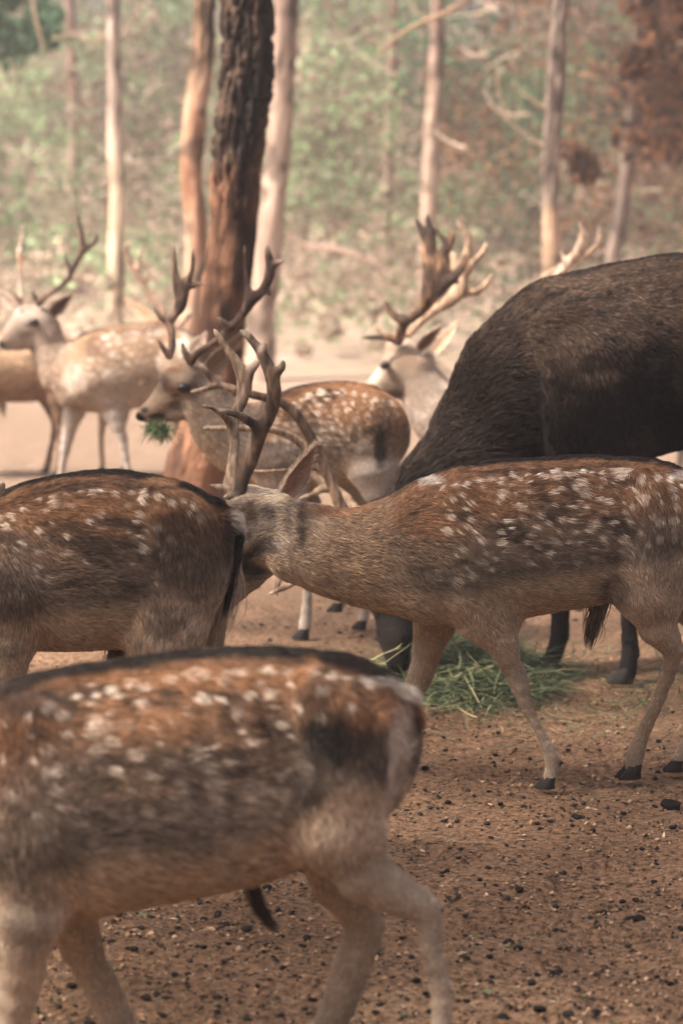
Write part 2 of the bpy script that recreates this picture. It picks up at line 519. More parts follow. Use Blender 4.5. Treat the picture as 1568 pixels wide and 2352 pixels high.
make_tree('pine_tree', 'hazy pale pink trunk just right of the thick dark trunk',
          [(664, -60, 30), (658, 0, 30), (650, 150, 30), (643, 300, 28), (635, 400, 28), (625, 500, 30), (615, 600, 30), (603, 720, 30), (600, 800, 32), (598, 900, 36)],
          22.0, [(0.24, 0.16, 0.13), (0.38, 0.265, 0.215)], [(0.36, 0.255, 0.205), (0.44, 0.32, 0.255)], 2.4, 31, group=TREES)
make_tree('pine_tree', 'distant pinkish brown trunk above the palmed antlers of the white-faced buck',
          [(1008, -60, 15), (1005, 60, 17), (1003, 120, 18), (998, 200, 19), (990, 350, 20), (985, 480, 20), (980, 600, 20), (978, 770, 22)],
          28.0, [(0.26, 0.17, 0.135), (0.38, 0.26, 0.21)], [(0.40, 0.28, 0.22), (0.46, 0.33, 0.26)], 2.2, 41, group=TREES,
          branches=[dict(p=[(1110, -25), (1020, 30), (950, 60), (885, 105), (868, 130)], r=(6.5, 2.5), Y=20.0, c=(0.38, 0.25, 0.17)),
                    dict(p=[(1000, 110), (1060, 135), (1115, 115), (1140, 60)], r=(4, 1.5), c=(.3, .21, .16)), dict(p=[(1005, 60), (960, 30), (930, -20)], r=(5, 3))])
make_tree('pine_tree', 'grey-barked trunk rising above the back of the dark stag',
          [(1286, -60, 24), (1281, 50, 24), (1275, 180, 24), (1268, 320, 23), (1262, 450, 22), (1265, 560, 22), (1265, 640, 24), (1265, 960, 28)],
          20.0, [(0.20, 0.15, 0.125), (0.50, 0.40, 0.34)], [(0.46, 0.30, 0.195), (0.64, 0.46, 0.33)], 1.35, 51, ridge=0.02, group=TREES,
          branches=[dict(p=[(1136, 140), (1150, 235), (1156, 265), (1184, 295), (1226, 322), (1255, 345)], r=(2.5, 4), c=(0.38, 0.28, 0.21)),
                    dict(p=[(1262, 246), (1240, 244), (1215, 225), (1190, 212)], r=(5, 2)), dict(p=[(1330, -20), (1325, 120), (1318, 190), (1328, 245)], r=(2.5, 1.5)),
                    dict(p=[(1180, -20), (1183, 60), (1172, 130)], r=(3, 2), c=(0.2, 0.15, 0.12))])
make_tree('pine_tree', 'thin leaning grey trunk at the right, against dark russet leaves',
          [(1486, -60, 16), (1462, 150, 16), (1445, 330, 16), (1430, 450, 16), (1415, 550, 17), (1405, 620, 18), (1395, 850, 20)],
          24.0, [(0.11, 0.08, 0.07), (0.22, 0.165, 0.145)], [(0.2, 0.15, 0.13), (0.28, 0.21, 0.18)], 2.3, 61, group=TREES,
          branches=[dict(p=[(1486, -20), (1505, 50), (1545, 90), (1580, 100)], r=(4, 2)), dict(p=[(1488, 20), (1485, 90), (1470, 150), (1440, 190)], r=(3, 2), c=(.45, .33, .27))])
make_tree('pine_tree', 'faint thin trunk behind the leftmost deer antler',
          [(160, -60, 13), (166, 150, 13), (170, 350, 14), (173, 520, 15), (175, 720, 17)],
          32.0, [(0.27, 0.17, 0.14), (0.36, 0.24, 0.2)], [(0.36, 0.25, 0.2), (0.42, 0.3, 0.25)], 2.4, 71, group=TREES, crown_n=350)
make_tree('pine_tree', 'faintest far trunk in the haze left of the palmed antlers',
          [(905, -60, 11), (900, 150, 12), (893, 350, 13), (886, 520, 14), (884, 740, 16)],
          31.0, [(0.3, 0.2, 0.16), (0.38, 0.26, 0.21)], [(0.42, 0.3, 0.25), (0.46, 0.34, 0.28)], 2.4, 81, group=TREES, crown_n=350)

# ------------------------------------------------------------------ undergrowth behind, a blurred mass
def mass(name, label, clumps, pal, size, seed, cat='undergrowth'):
    r = np.random.default_rng(seed)
    C, S = [], []
    for x, y, z, rad, n in clumps:
        d = r.normal(size=(n, 3)); d /= np.linalg.norm(d, axis=1)[:, None]
        q = np.array([x, y, z]) + d * (rad * r.random((n, 1)) ** 0.45) * np.array([1, 1, 0.75])
        C.append(q)
    C = np.vstack(C)
    g = ground_z(C[:, 0], C[:, 1])
    C = C[C[:, 2] > g + 0.02]
    V, F = leaf_quads(C, size, r)
    o = new_obj(name, mesh_np(name, V, F, False, tint_leaves(len(C), pal, r), MAT['leaf']))
    return tag(o, label, cat, kind='stuff')

def clumps_px(lst):
    out = []
    for px, py, Y, rpx, n in lst:
        p = at(px, py, Y); out.append((p[0], p[1], p[2], rpx / scl(Y), n))
    return out

r_ = np.random.default_rng(5)
def scatter(n, xr, yr, Yr, rr, dens):
    return [(r_.uniform(*xr), r_.uniform(*yr), r_.uniform(*Yr), r_.uniform(*rr), dens) for _ in range(n)]

# leaves spread through the depth of the thicket, sorted by kind; colours paled to stand in for sunlit haze
rv = np.random.default_rng(77)
nv_ = 820000
Yv = rv.uniform(25, 47, nv_)
Xv = np.where(rv.random(nv_) < 0.72, rv.uniform(-0.135, 0.135, nv_), rv.uniform(0.135, 0.34, nv_) * rv.choice([-1, 1], nv_)) * Yv
Zv = rv.uniform(0, 1, nv_) ** 0.8 * 7.0
PV = np.stack([Xv, Yv, Zv], 1)
Zg = ground_z(Xv, Yv)
hgv = Zv - Zg
dn = fbm(PV, 0.85, 3, 2.0) + 0.06 * (fbm(PV, 0.25, 2, 9.0) - 0.5)
keep = (dn > 0.455 + 0.07 * smooth01(hgv, 1.6, 3.2) + 0.07 * smooth01(hgv, 2.6, 3.6) - 0.06 * smooth01(Xv / Yv, 0.03, 0.08)) & (hgv > 0)
keep &= ~((Yv < 29) & (hgv > 0.5 + 1.2 * (fbm(PV * np.array([1, 1, 0]), 0.6, 2, 55.0) - 0.3)))
PV = PV[keep]
kind = fbm(PV, 1.0, 2, 20.0) + rv.normal(0, 0.012, len(PV))
kind = kind - 0.07 * (1 - smooth01(PV[:, 2] - ground_z(PV[:, 0], PV[:, 1]), 0.4, 1.5))
blob = 0.5 + 0.95 * smooth01(fbm(PV, 1.3, 2, 44.0), 0.3, 0.7)
side = PV[:, 0] / PV[:, 1]
u2 = fbm(PV, 0.9, 2, 71.0)
cls = np.where(kind > 0.51, 0, np.where(kind > 0.445, 1, 2))
hg = PV[:, 2] - ground_z(PV[:, 0], PV[:, 1])
cls = np.where((cls == 2) & (hg < 0.9) & (side < 0.05), 1, cls)  # low brush pushed into the pale class as painted haze
cls = np.where((cls != 0) & (side > 0.028) & (u2 > 0.47) & (hg > 0.6), 3, cls)
cls = np.where((cls == 0) & (side > 0.02) & (u2 > 0.5), 4, cls)
KINDS_ = [('blurred pale green leaves of the thicket behind the herd', [(0.22, 0.31, 0.17), (0.27, 0.35, 0.20), (0.19, 0.27, 0.15)]),
          ('blurred dry straw-coloured brush on the slope, paled pink as haze', [(0.46, 0.35, 0.285), (0.42, 0.32, 0.26), (0.50, 0.39, 0.32)]),
          ('blurred brown twigs and withered leaves of the thicket', [(0.27, 0.19, 0.15), (0.23, 0.165, 0.135), (0.31, 0.225, 0.18)]),
          ('blurred russet dead leaves in the right of the thicket', [(0.34, 0.16, 0.09), (0.42, 0.22, 0.13), (0.20, 0.11, 0.075), (0.16, 0.10, 0.08)]),
          ('blurred dark blue-green needles deep in the thicket', [(0.085, 0.17, 0.10), (0.13, 0.22, 0.13), (0.055, 0.11, 0.07)])]
for k_, (lb, pl) in enumerate(KINDS_):
    Ck = PV[cls == k_]; bk_ = blob[cls == k_]
    V, F = leaf_quads(Ck, np.where(np.abs(Ck[:, 0]) > 0.135 * Ck[:, 1], 0.075, 0.036) * rv.uniform(0.6, 1.4, len(Ck)), rv, aspect=0.7)
    o = new_obj('undergrowth', mesh_np('undergrowth', V, F, False, tint_leaves(len(Ck), pl, rv) * np.repeat(bk_, 4)[:, None], MAT['leaf']))
    tag(o, lb, 'undergrowth', kind='stuff')
mass('undergrowth', 'blurred grey-green grass and low brush at the edge of the dirt, paled as haze',
     clumps_px(scatter(220, (-150, 1720), (600, 850), (22, 30), (18, 50), 50)), [(0.38, 0.35, 0.25), (0.44, 0.36, 0.28), (0.46, 0.36, 0.29)], 0.04, 106)  # brush colours paled to stand in for haze
mass('undergrowth', 'hanging russet dead branch foliage in the upper right corner',
     clumps_px([(1450 + 130 * rv.random(), 360 * rv.random() - 30, rv.uniform(21, 25), rv.uniform(30, 90), 70) for _ in range(26)] + [(1300 + 90 * rv.random(), 340 + 70 * rv.random(), 24, rv.uniform(20, 50), 40) for _ in range(6)]),
     [(0.20, 0.10, 0.06), (0.28, 0.14, 0.08), (0.12, 0.075, 0.055), (0.09, 0.06, 0.05)], 0.06, 103)
mass('undergrowth', 'dark green pine foliage in the upper left corner',
     clumps_px([(-30 + 150 * rv.random() ** 1.5, -20 + 130 * rv.random(), rv.uniform(25, 29), rv.uniform(30, 80), 60) for _ in range(16)]), TEAL, 0.07, 107)

# bare twigs tangled through the thicket
tw = []; tc = []
for _ in range(150):
    Yt = rv.uniform(22, 36); x0 = rv.uniform(-60, 1630); y0 = rv.uniform(-60, 470) * rv.uniform(0.3, 1)
    a_ = rv.uniform(0, 2 * np.pi); ln_ = rv.uniform(60, 220)
    pp = [(x0, y0)]
    for q_ in range(3):
        a_ += rv.normal(0, 0.5); pp.append((pp[-1][0] + math.cos(a_) * ln_ / 3, pp[-1][1] + math.sin(a_) * ln_ / 3 + 8))
    v_, f_ = limb(np.array([at(x, y, Yt + 0.15 * k) for k, (x, y) in enumerate(pp)]), rv.uniform(1.2, 3.2) / scl(Yt), 0.6 / scl(Yt), 4, 5)
    tw.append((v_, f_)); tc.append(np.tile(np.array([(0.46, 0.34, 0.27), (0.20, 0.14, 0.11), (0.12, 0.085, 0.07), (0.55, 0.42, 0.34)][rv.integers(0, 4)]), (len(v_), 1)))
V, F = join(tw)
o = new_obj('twigs', mesh_np('twigs', V, F, True, np.vstack(tc), MAT['bark']))
tag(o, 'tangle of blurred bare twigs between the far trunks', 'twigs', kind='stuff')

p_ = np.array([at(660, 535, 26), at(700, 565, 26), at(780, 575, 26), at(868, 607, 26)])
V, F = limb(p_, 8 / scl(26), 6 / scl(26), 6, 9)
c0 = p_.mean(0)
lg = new_obj('fallen_branch', mesh_np('fallen_branch', V - c0, F, True, np.tile((0.5, 0.35, 0.28), (len(V), 1)), MAT['bark']), None, c0)
tag(lg, 'pale fallen branch leaning through the haze beside the pink trunk', 'branch')

# unseen trees added outside the frame so their crowns shade the herd
def shade_tree(label, x, y, seed, n, cz, cr, top=9.0):
    px, py = project(np.array([[x, y, 0.0]]))
    s = scl(y, 1.2)
    pts = [(px[0] + d * 10, py[0] - h * s, 0.13 * s) for h, d in ((0, 0), (0.8, 1), (1.6, -1), (2.4, 2), (3.2, 0))]
    return make_tree('pine_tree', label, pts, y, DARK, STRIP, 0.6, seed, crown_n=n, crown_z=cz, crown_r=cr, top=top, group=TREES, crown_size=0.15)

shade_tree('added shade pine outside the frame on the left, beside the herd', -3.3, 7.7, 91, 1300, 3.9, 2.6)
shade_tree('added shade pine outside the frame on the left, level with the left deer', -4.7, 5.3, 95, 1300, 3.6, 2.6)
shade_tree('added shade pine outside the frame on the left, nearest the camera', -3.9, 3.5, 93, 1500, 3.6, 2.6)
shade_tree('added shade pine outside the frame to the left of the camera', -4.2, 1.0, 94, 2000, 3.6, 2.6)

# unseen thicket added at the sides and behind the camera to cut low sky light
nb = 52000
tb = rv.random(nb)
wx = np.where(tb < 0.42, rv.uniform(-22, 22, nb), rv.choice([-1, 1], nb) * rv.uniform(9.5, 15, nb))
wy = np.where(tb < 0.42, rv.uniform(-13.5, -7.5, nb), rv.uniform(-12, 24, nb))
wz = rv.uniform(0.02, 1, nb) ** 0.8 * 8.2
PB = np.stack([wx, wy, wz], 1)
PB = PB[fbm(PB, 0.5, 2, 61.0) > 0.42]
V, F = leaf_quads(PB, 0.26, rv, aspect=0.7)
o = new_obj('undergrowth', mesh_np('undergrowth', V, F, False, tint_leaves(len(PB), GREEN + PINE + BROWN, rv), MAT['leaf']))
tag(o, 'added thicket of trees outside the frame, cutting low sky light', 'undergrowth', kind='stuff')
# ------------------------------------------------------------------ deer
def fur_object(name, P, D, L, Rr, colr, parent, npt=4, bend=None):
    """P roots, D directions (unit), L lengths, Rr radii, colr tint per hair"""
    n = len(P)
    cu = bpy.data.hair_curves.new(name)
    cu.add_curves([npt] * n)
    t = np.linspace(0, 1, npt)
    pts = P[:, None, :] + D[:, None, :] * (L[:, None] * t[None, :])[:, :, None]
    if bend is not None:
        pts = pts + bend[:, None, :] * ((L[:, None] * t[None, :] ** 2))[:, :, None]
    cu.attributes['position'].data.foreach_set('vector', pts.astype(np.float32).ravel()) if 'position' in cu.attributes else cu.position_data.foreach_set('vector', pts.astype(np.float32).ravel())
    ra = cu.attributes.get('radius') or cu.attributes.new('radius', 'FLOAT', 'POINT')
    ra.data.foreach_set('value', (Rr[:, None] * np.array([1.0, 0.95, 0.7, 0.15])[None, :npt]).astype(np.float32).ravel())
    ca = cu.attributes.new('fur_tint', 'FLOAT_COLOR', 'CURVE')
    c = np.ones((n, 4), np.float32); c[:, :3] = colr
    ca.data.foreach_set('color', c.ravel())
    cu.materials.append(MAT['fur'])
    return new_obj(name, cu, parent)

PAL = dict(dorsal=(0.030, 0.024, 0.021), upper=(0.27, 0.145, 0.083), mid=(0.215, 0.145, 0.102), low=(0.195, 0.148, 0.115), belly=(0.48, 0.355, 0.25),
           neck=(0.38, 0.26, 0.17), throat=(0.50, 0.35, 0.235), leg=(0.52, 0.40, 0.30), face=(0.42, 0.33, 0.26), spot=(0.85, 0.70, 0.57), dark=(0.07, 0.048, 0.038))
PALE = dict(PAL, dorsal=(0.20, 0.13, 0.09), upper=(0.48, 0.32, 0.21), mid=(0.52, 0.38, 0.28), low=(0.54, 0.41, 0.31), belly=(0.62, 0.5, 0.4), neck=(0.50, 0.38, 0.30),
            throat=(0.34, 0.22, 0.15), leg=(0.74, 0.64, 0.57), face=(0.60, 0.48, 0.40), spot=(0.80, 0.70, 0.62), dark=(0.25, 0.15, 0.10))
CREAM = dict(PALE, upper=(0.62, 0.5, 0.4), mid=(0.6, 0.48, 0.4), neck=(0.62, 0.50, 0.42), face=(0.64, 0.49, 0.375), throat=(0.5, 0.38, 0.31))
TAN = dict(PAL, dorsal=(0.36, 0.23, 0.14), upper=(0.60, 0.42, 0.28), mid=(0.54, 0.36, 0.23), low=(0.48, 0.30, 0.19), belly=(0.40, 0.25, 0.16), leg=(0.32, 0.19, 0.125), neck=(.5, .34, .23), throat=(.45, .3, .2), face=(.5, .34, .23))
LITE = dict(PAL, dorsal=(0.08, 0.06, 0.05), upper=(0.36, 0.19, 0.10), mid=(0.33, 0.225, 0.155), low=(0.34, 0.25, 0.18), belly=(0.56, 0.43, 0.31), neck=(0.50, 0.40, 0.31), throat=(0.68, 0.54, 0.40),
            leg=(0.72, 0.61, 0.53), face=(0.50, 0.36, 0.265))
STAG = dict(dorsal=(0.03, 0.023, 0.019), upper=(0.09, 0.06, 0.043), mid=(0.032, 0.023, 0.018), low=(0.011, 0.0095, 0.009), belly=(0.006, 0.0055, 0.0055),  # low and belly blackened to paint in shade under the top light
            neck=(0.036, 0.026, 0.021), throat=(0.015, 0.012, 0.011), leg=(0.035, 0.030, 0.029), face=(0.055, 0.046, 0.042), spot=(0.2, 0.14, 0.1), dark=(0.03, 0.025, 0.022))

for _p, _f in ((PALE, .80), (CREAM, .78), (TAN, .82)):
    for _k in _p: _p[_k] = tuple(v * _f for v in _p[_k])

HAIRLEN = dict(torso=0.025, neck=0.024, head=0.011, leg=0.010, thigh=0.018, tail=0.05)

class Animal:
    def __init__(s, name, label, Y, pal, group='fallow deer of the herd', cat='deer', yaw=0.0):
        s.name, s.label, s.Y, s.pal, s.group, s.cat = name, label, Y, pal, group, cat
        s.prims, s.part, s.flow = [], [], []
        s.top = None
        s.marks = []          # (x, y, rx, ry, colour, strength) in picture coordinates, coat markings and painted shading
        s.antlers, s.ears, s.eyes, s.hooves, s.tufts = [], [], [], [], []
        s.yaw = yaw           # extra depth per picture pixel along the body
        s.x0 = 0
        s.band = 0.036
        s.trim = 1.0
        s.facing = 1.0        # 1: walks to the left of the picture
        s.soft = 0.022

    def dep(s, x, dy): return s.Y + dy + s.yaw * (x - s.x0)

    def chain(s, pts, part, k=0.03, sy=0.8, sub=1, down=0.0, ground=False, lift=None):
        pts = [tuple(p) + (0.0,) * (4 - len(p)) for p in pts]
        A = np.array(pts, float)
        if sub > 1: A = catmull(A, sub)
        C = np.array([at(p[0], p[1], s.dep(p[0], p[3])) for p in A])
        R = np.array([p[2] / scl(s.dep(p[0], p[3])) for p in A])
        R = np.maximum(R - {'torso': .007, 'neck': .008, 'thigh': .005, 'leg': .0015, 'head': .003}[part] * s.trim, R * 0.6)
        if ground:     # stand on the ground
            dz = C[-1, 2] - R[-1] * 0.2 - 0.03
            w = np.linspace(0, 1, len(C)) ** 2
            C[:, 2] -= dz * w
            m_ = np.linspace(0, 1, len(pts)) ** 2
            s.shift = -dz * m_
        if lift:       # follow the shift of the leg it runs along
            C[:, 2] += np.interp(-A[:, 1], -np.array([p[1] for p in lift[1]])[::-1], (s.shift)[::-1])
        for i in range(len(C) - 1):
            s.prims.append((C[i], C[i + 1], R[i], R[i + 1], k, sy))
            s.part.append(part)
            f = C[i + 1] - C[i]; f = f / max(np.linalg.norm(f), 1e-6)
            f = f + np.array([0, 0, -down]); s.flow.append(f / np.linalg.norm(f))
        return C

    def torso(s, rows, sy=0.78, k=0.06, down=0.28):
        s.top = np.array([(r[0], r[1], r[2]) for r in rows], float)
        C = [(r[0], (r[1] + r[2]) / 2, (r[2] - r[1]) / 2, r[3] if len(r) > 3 else 0.0) for r in rows]
        for i in range(len(C) - 1):
            t = (i + 0.5) / (len(C) - 1)
            f = np.interp(t, [0, 0.2, 0.45, 0.62, 0.78, 1.0], [0.86, 0.9, 1.05, 1.0, 0.80, 0.84])
            s.chain(C[i:i + 2], 'torso', k, sy * f, 1, down)

    def ribs(s, xs, sy, proud=0.004, rpx=11, slant=0.22):
        for x in xs:
            y0, y1 = np.interp(x, s.top[:, 0], s.top[:, 1]), np.interp(x, s.top[:, 0], s.top[:, 2])
            c, R = (y0 + y1) / 2, (y1 - y0) / 2
            Rm = R / scl(s.Y) - 0.007
            pts = []
            for th in np.radians([55, 75, 95, 115, 135]):
                dy = -(Rm * sy * math.sin(th) + proud - rpx / scl(s.Y))
                pts.append((x + slant * R * (-math.cos(th) + 0.3), c - (R - 8) * math.cos(th), rpx, dy))
            C = s.chain(pts, 'torso', 0.015, 1.0, 2, 0.0)
            n_ = len(C) - 1
            s.flow[-n_:] = [np.array([0.95, 0.0, -0.3])] * n_

    def leg(s, pts, hoof=True, k=0.025, sy=0.85, ground=True, thigh=2, hoof_dir=(-1, 0, -0.25)):
        C0 = s.chain(pts[:thigh + 1], 'thigh', 0.05, 0.7, 1, 0.2)
        P_ = [tuple(p) + (0.0,) * (4 - len(p)) for p in pts]
        low = P_[thigh:]
        n_ = len(low)
        mid = [i for i in range(n_) if 1 <= i <= n_ - 2]
        C = s.chain([(p[0] - (0.16 * p[2] * s.facing if i in mid else 0), p[1], p[2] * (0.86 if i in mid else 1.0), p[3]) for i, p in enumerate(low)], 'leg', k * 0.6, sy, 2, 0.1, ground)
        if len(mid) >= 2:
            s.chain([(low[i][0] + 0.62 * low[i][2] * s.facing, low[i][1], low[i][2] * 0.40, low[i][3]) for i in mid], 'leg', 0.008, sy, 2, 0.1, False, lift=ground and (C, low))
        if hoof: s.hooves.append((C[-1], pts[-1][2] / scl(s.Y), np.array(hoof_dir, float)))

    def build(s, vox, nhair, spots=0, spot_r=11, spot_rows=True, seed=1, fur_scale=1.0, horn=((0.16, 0.095, 0.06), (0.42, 0.29, 0.20)), lenmul={}, hair_r=0.00065, wispy=1.15, body_noise=1.0):
        r = np.random.default_rng(seed)
        V, Q = sdf_mesh(s.prims, vox)
        N, A = quad_normals(V, Q)
        base = np.array([np.mean([h[0][0] for h in s.hooves]) if s.hooves else V[:, 0].mean(), s.Y, 0.0])
        root = new_obj(s.name, None, None, base)
        tag(root, s.label, s.cat, s.group)
        s.root, s.base = root, base
        s.spots = None
        if spots:
            t = s.top
            sp = []
            x0, x1 = t[0, 0] + 10, t[-1, 0] + 60
            tries = 0
            while len(sp) < spots and tries < spots * 60:
                tries += 1
                x = r.uniform(x0, x1); v = r.beta(1.2, 2.1) * 0.78 + 0.05
                y0, y1 = np.interp(x, t[:, 0], t[:, 1]), np.interp(x, t[:, 0], t[:, 2])
                y = y0 + v * (y1 - y0)
                if all((x - a) ** 2 / 2.2 + (y - b_) ** 2 > (spot_r * 2.1) ** 2 for a, b_, *_ in sp):
                    sp.append((x, y, spot_r * np.exp(r.normal(-0.1, 0.35)), r.uniform(0.4, 0.95) * (1.0 - 0.6 * smooth01(v, 0.35, 0.8))))
            if spot_rows:                      # a row of spots beside the dark back line
                x = x0
                while x < x1:
                    y0, y1 = np.interp(x, t[:, 0], t[:, 1]), np.interp(x, t[:, 0], t[:, 2])
                    sp.append((x, y0 + (0.075 + r.uniform(-.012, .02)) * (y1 - y0), spot_r * r.uniform(0.55, 0.95), r.uniform(0.6, 1.0)))
                    x += spot_r * r.uniform(2.6, 4.6)
            s.spots = np.array(sp)
        vc, _, _ = s.colour(V, N, body_noise)
        body = new_obj('body', mesh_np('body', V - base, Q, True, vc * 0.62, MAT['skin']), root)
        # fur
        camv = np.array([0, 0, CAM_H])
        ctr = V[Q].mean(1)
        fn = N[Q[:, 0]]
        view = camv - ctr; view /= np.linalg.norm(view, axis=1)[:, None]
        face = (fn * view).sum(1)
        px, py = project(ctr)
        inside = ((px > -60) & (px < 1630) & (py > -60) & (py < 2410))
        w = A * np.where(face > -0.25, 1.0, 0.10) * np.where(inside, 1.0, 0.12)
        if nhair:
            pick = r.choice(len(Q), nhair, p=w / w.sum())
            a, b_ = r.random((2, nhair, 1))
            qv = V[Q[pick]]
            P = (qv[:, 0] * (1 - a) + qv[:, 1] * a) * (1 - b_) + (qv[:, 3] * (1 - a) + qv[:, 2] * a) * b_
            qn = N[Q[pick]]
            Nn = (qn[:, 0] * (1 - a) + qn[:, 1] * a) * (1 - b_) + (qn[:, 3] * (1 - a) + qn[:, 2] * a) * b_
            Nn /= np.linalg.norm(Nn, axis=1)[:, None]
            col, fl, ln = s.colour(P, Nn, body_noise, lenmul)
            ln = ln * fur_scale * r.uniform(0.65, 1.25, nhair)
            clump = np.stack([vnoise(P, 28, 3.1), vnoise(P, 28, 9.7), vnoise(P, 28, 21.9)], 1) - 0.5
            clump2 = np.stack([vnoise(P, 9, 5.1), vnoise(P, 9, 11.7), vnoise(P, 9, 23.9)], 1) - 0.5
            T = fl + clump * 0.75 + clump2 * 0.8 + r.normal(0, 0.10, (nhair, 3))
            T = T - (T * Nn).sum(1)[:, None] * Nn
            T /= np.maximum(np.linalg.norm(T, axis=1), 1e-5)[:, None]
            lift = (0.30 + 0.25 * (vnoise(P, 16, 2.0) - 0.3) + r.normal(0, 0.07, nhair))[:, None]
            D = T + Nn * lift
            D /= np.linalg.norm(D, axis=1)[:, None]
            bend = -Nn * 0.22 + np.array([0, 0, -0.06])
            side_ = np.cross(Nn, fl)
            g = np.stack([(P * fl).sum(1) * 34, (P * side_).sum(1) * 240, (P * Nn).sum(1) * 60], 1)
            wisp = vnoise(g, 1.0, 13.0) * 0.65 + vnoise(P, 95, 6.0) * 0.35
            var = np.exp(r.normal(0, 0.20, (nhair, 1)) + wispy * ((wisp - 0.5) * np.clip(ln / 0.022, 0.25, 1.2))[:, None])
            darkh = r.random((nhair, 1)) < 0.07
            col = np.clip(col * var * np.where(darkh, 0.5, 1.0), 0.004, 0.9)
            fur_object('fur', P - base - Nn * 0.001, D, ln, hair_r * r.uniform(0.7, 1.3, nhair) * np.clip(ln / 0.02, 0.6, 1.2), col, root, bend=bend)
        for h in s.hooves: s.make_hoof(*h)
        for e in list(s.eyes):
            s.make_eye(*e)
            if -0.11 < e[2] < 0: s.make_eye(e[0], e[1], -e[2], e[3])
        for e in s.ears: s.make_ear(r, *e)
        for a_ in s.antlers: s.make_antler(a_, horn)
        for t_ in s.tufts: s.make_tuft(r, *t_)
        return root

    def colour(s, P, N, noise=1.0, lenmul={}):
        """coat colour, lie of the hair and its length"""
        n = len(P)
        W = np.zeros((n, 5)); names = ['torso', 'neck', 'head', 'leg', 'thigh']
        FL = np.zeros((n, 3)); tot = np.full(n, 1e-9)
        for (a, b_, ra, rb, k, sy), part, f in zip(s.prims, s.part, s.flow):
            q = (P - a) / np.array([1, sy, 1]); ba = (b_ - a) / np.array([1, sy, 1])
            t = np.clip(q @ ba / max(ba @ ba, 1e-9), 0, 1)
            d = np.linalg.norm(q - t[:, None] * ba, axis=1) - (ra + (rb - ra) * t)
            w = np.exp(-np.clip(d, -0.02, 1) / s.soft)
            W[:, names.index(part)] += w; FL += w[:, None] * f; tot += w
        W /= tot[:, None]; FL /= np.maximum(np.linalg.norm(FL, axis=1), 1e-9)[:, None]
        px, py = project(P)
        p = {k_: np.array(v) for k_, v in s.pal.items()}
        t = s.top
        v = (py - np.interp(px, t[:, 0], t[:, 1])) / (np.interp(px, t[:, 0], t[:, 2]) - np.interp(px, t[:, 0], t[:, 1]))
        # streaky noise stretched along the lie of the hair
        st = P @ np.array([[9, 0, 0], [0, 26, 0], [0, 0, 26.0]])
        n1 = fbm(st, 1.0, 3, 3.0) - 0.5; n2 = fbm(P, 7.0, 2, 8.0) - 0.5; n3 = fbm(st * 2.3, 1.0, 2, 31.0) - 0.5
        vv = v + 0.35 * noise * n2 + 0.22 * noise * n1
        def mixc(c0, c1, f): return c0 + (c1 - c0) * f[:, None]
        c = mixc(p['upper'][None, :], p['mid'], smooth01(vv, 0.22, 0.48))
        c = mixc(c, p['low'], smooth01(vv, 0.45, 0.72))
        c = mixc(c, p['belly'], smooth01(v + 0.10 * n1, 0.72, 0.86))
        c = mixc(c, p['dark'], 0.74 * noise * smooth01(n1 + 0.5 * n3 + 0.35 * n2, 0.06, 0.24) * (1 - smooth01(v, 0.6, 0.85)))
        if s.spots is not None:
            m = np.zeros(n)
            ext = (px > t[0, 0] - 60)
            for x, y, rr, stn in s.spots:
                sel = np.abs(px - x) < rr * 3
                if not sel.any(): continue
                d = np.sqrt(((px[sel] - x) / (rr * 1.15)) ** 2 + ((py[sel] - y) / (rr * 0.92)) ** 2) + 0.7 * n3[sel]
                m[sel] = np.maximum(m[sel], stn * (1 - smooth01(d, 0.78, 1.08)))
            c = mixc(c, p['spot'], m)
        lat = np.abs(P[:, 1] - s.Y - s.yaw * (px - s.x0)) + 0.02 * n3
        line = (1 - smooth01(lat, s.band * 0.75, s.band * 1.25)) * smooth01(N[:, 2], 0.2, 0.6) * (1 - smooth01(v, 0.1, 0.2))
        c = mixc(c, p['dorsal'], line)
        ct = c
        # neck: paler under the throat
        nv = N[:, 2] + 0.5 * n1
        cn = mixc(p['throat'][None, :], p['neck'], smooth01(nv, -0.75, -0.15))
        cn = cn * (1 + 0.9 * noise * n1 + 0.5 * n3)[:, None]
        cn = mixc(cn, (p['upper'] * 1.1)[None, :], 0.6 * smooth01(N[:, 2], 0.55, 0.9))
        ch = p['face'][None, :] * (1 + 0.6 * n1 + 0.6 * n2)[:, None]
        cl = p['leg'][None, :] * (1 + 0.35 * n2 + 0.2 * n1)[:, None]
        cth = mixc(ct, cl, smooth01(v, 0.72, 1.02))
        out = W[:, 0:1] * ct + W[:, 1:2] * cn + W[:, 2:3] * ch + W[:, 3:4] * cl + W[:, 4:5] * cth
        for x, y, rx, ry, colr, stn in s.marks:
            d = np.sqrt(((px - x) / rx) ** 2 + ((py - y) / ry) ** 2) + 0.6 * n3 + 0.9 * n2 + 0.4 * n1
            f = stn * (1 - smooth01(d, 0.5, 1.2))
            out = mixc(out, np.array(colr)[None, :], f)
        H = dict(HAIRLEN, **lenmul)
        ln = W @ np.array([H[k_] for k_ in names])
        ln = ln * (1 + 0.35 * line * W[:, 0])
        return np.clip(out, 0.006, 0.9), FL, ln

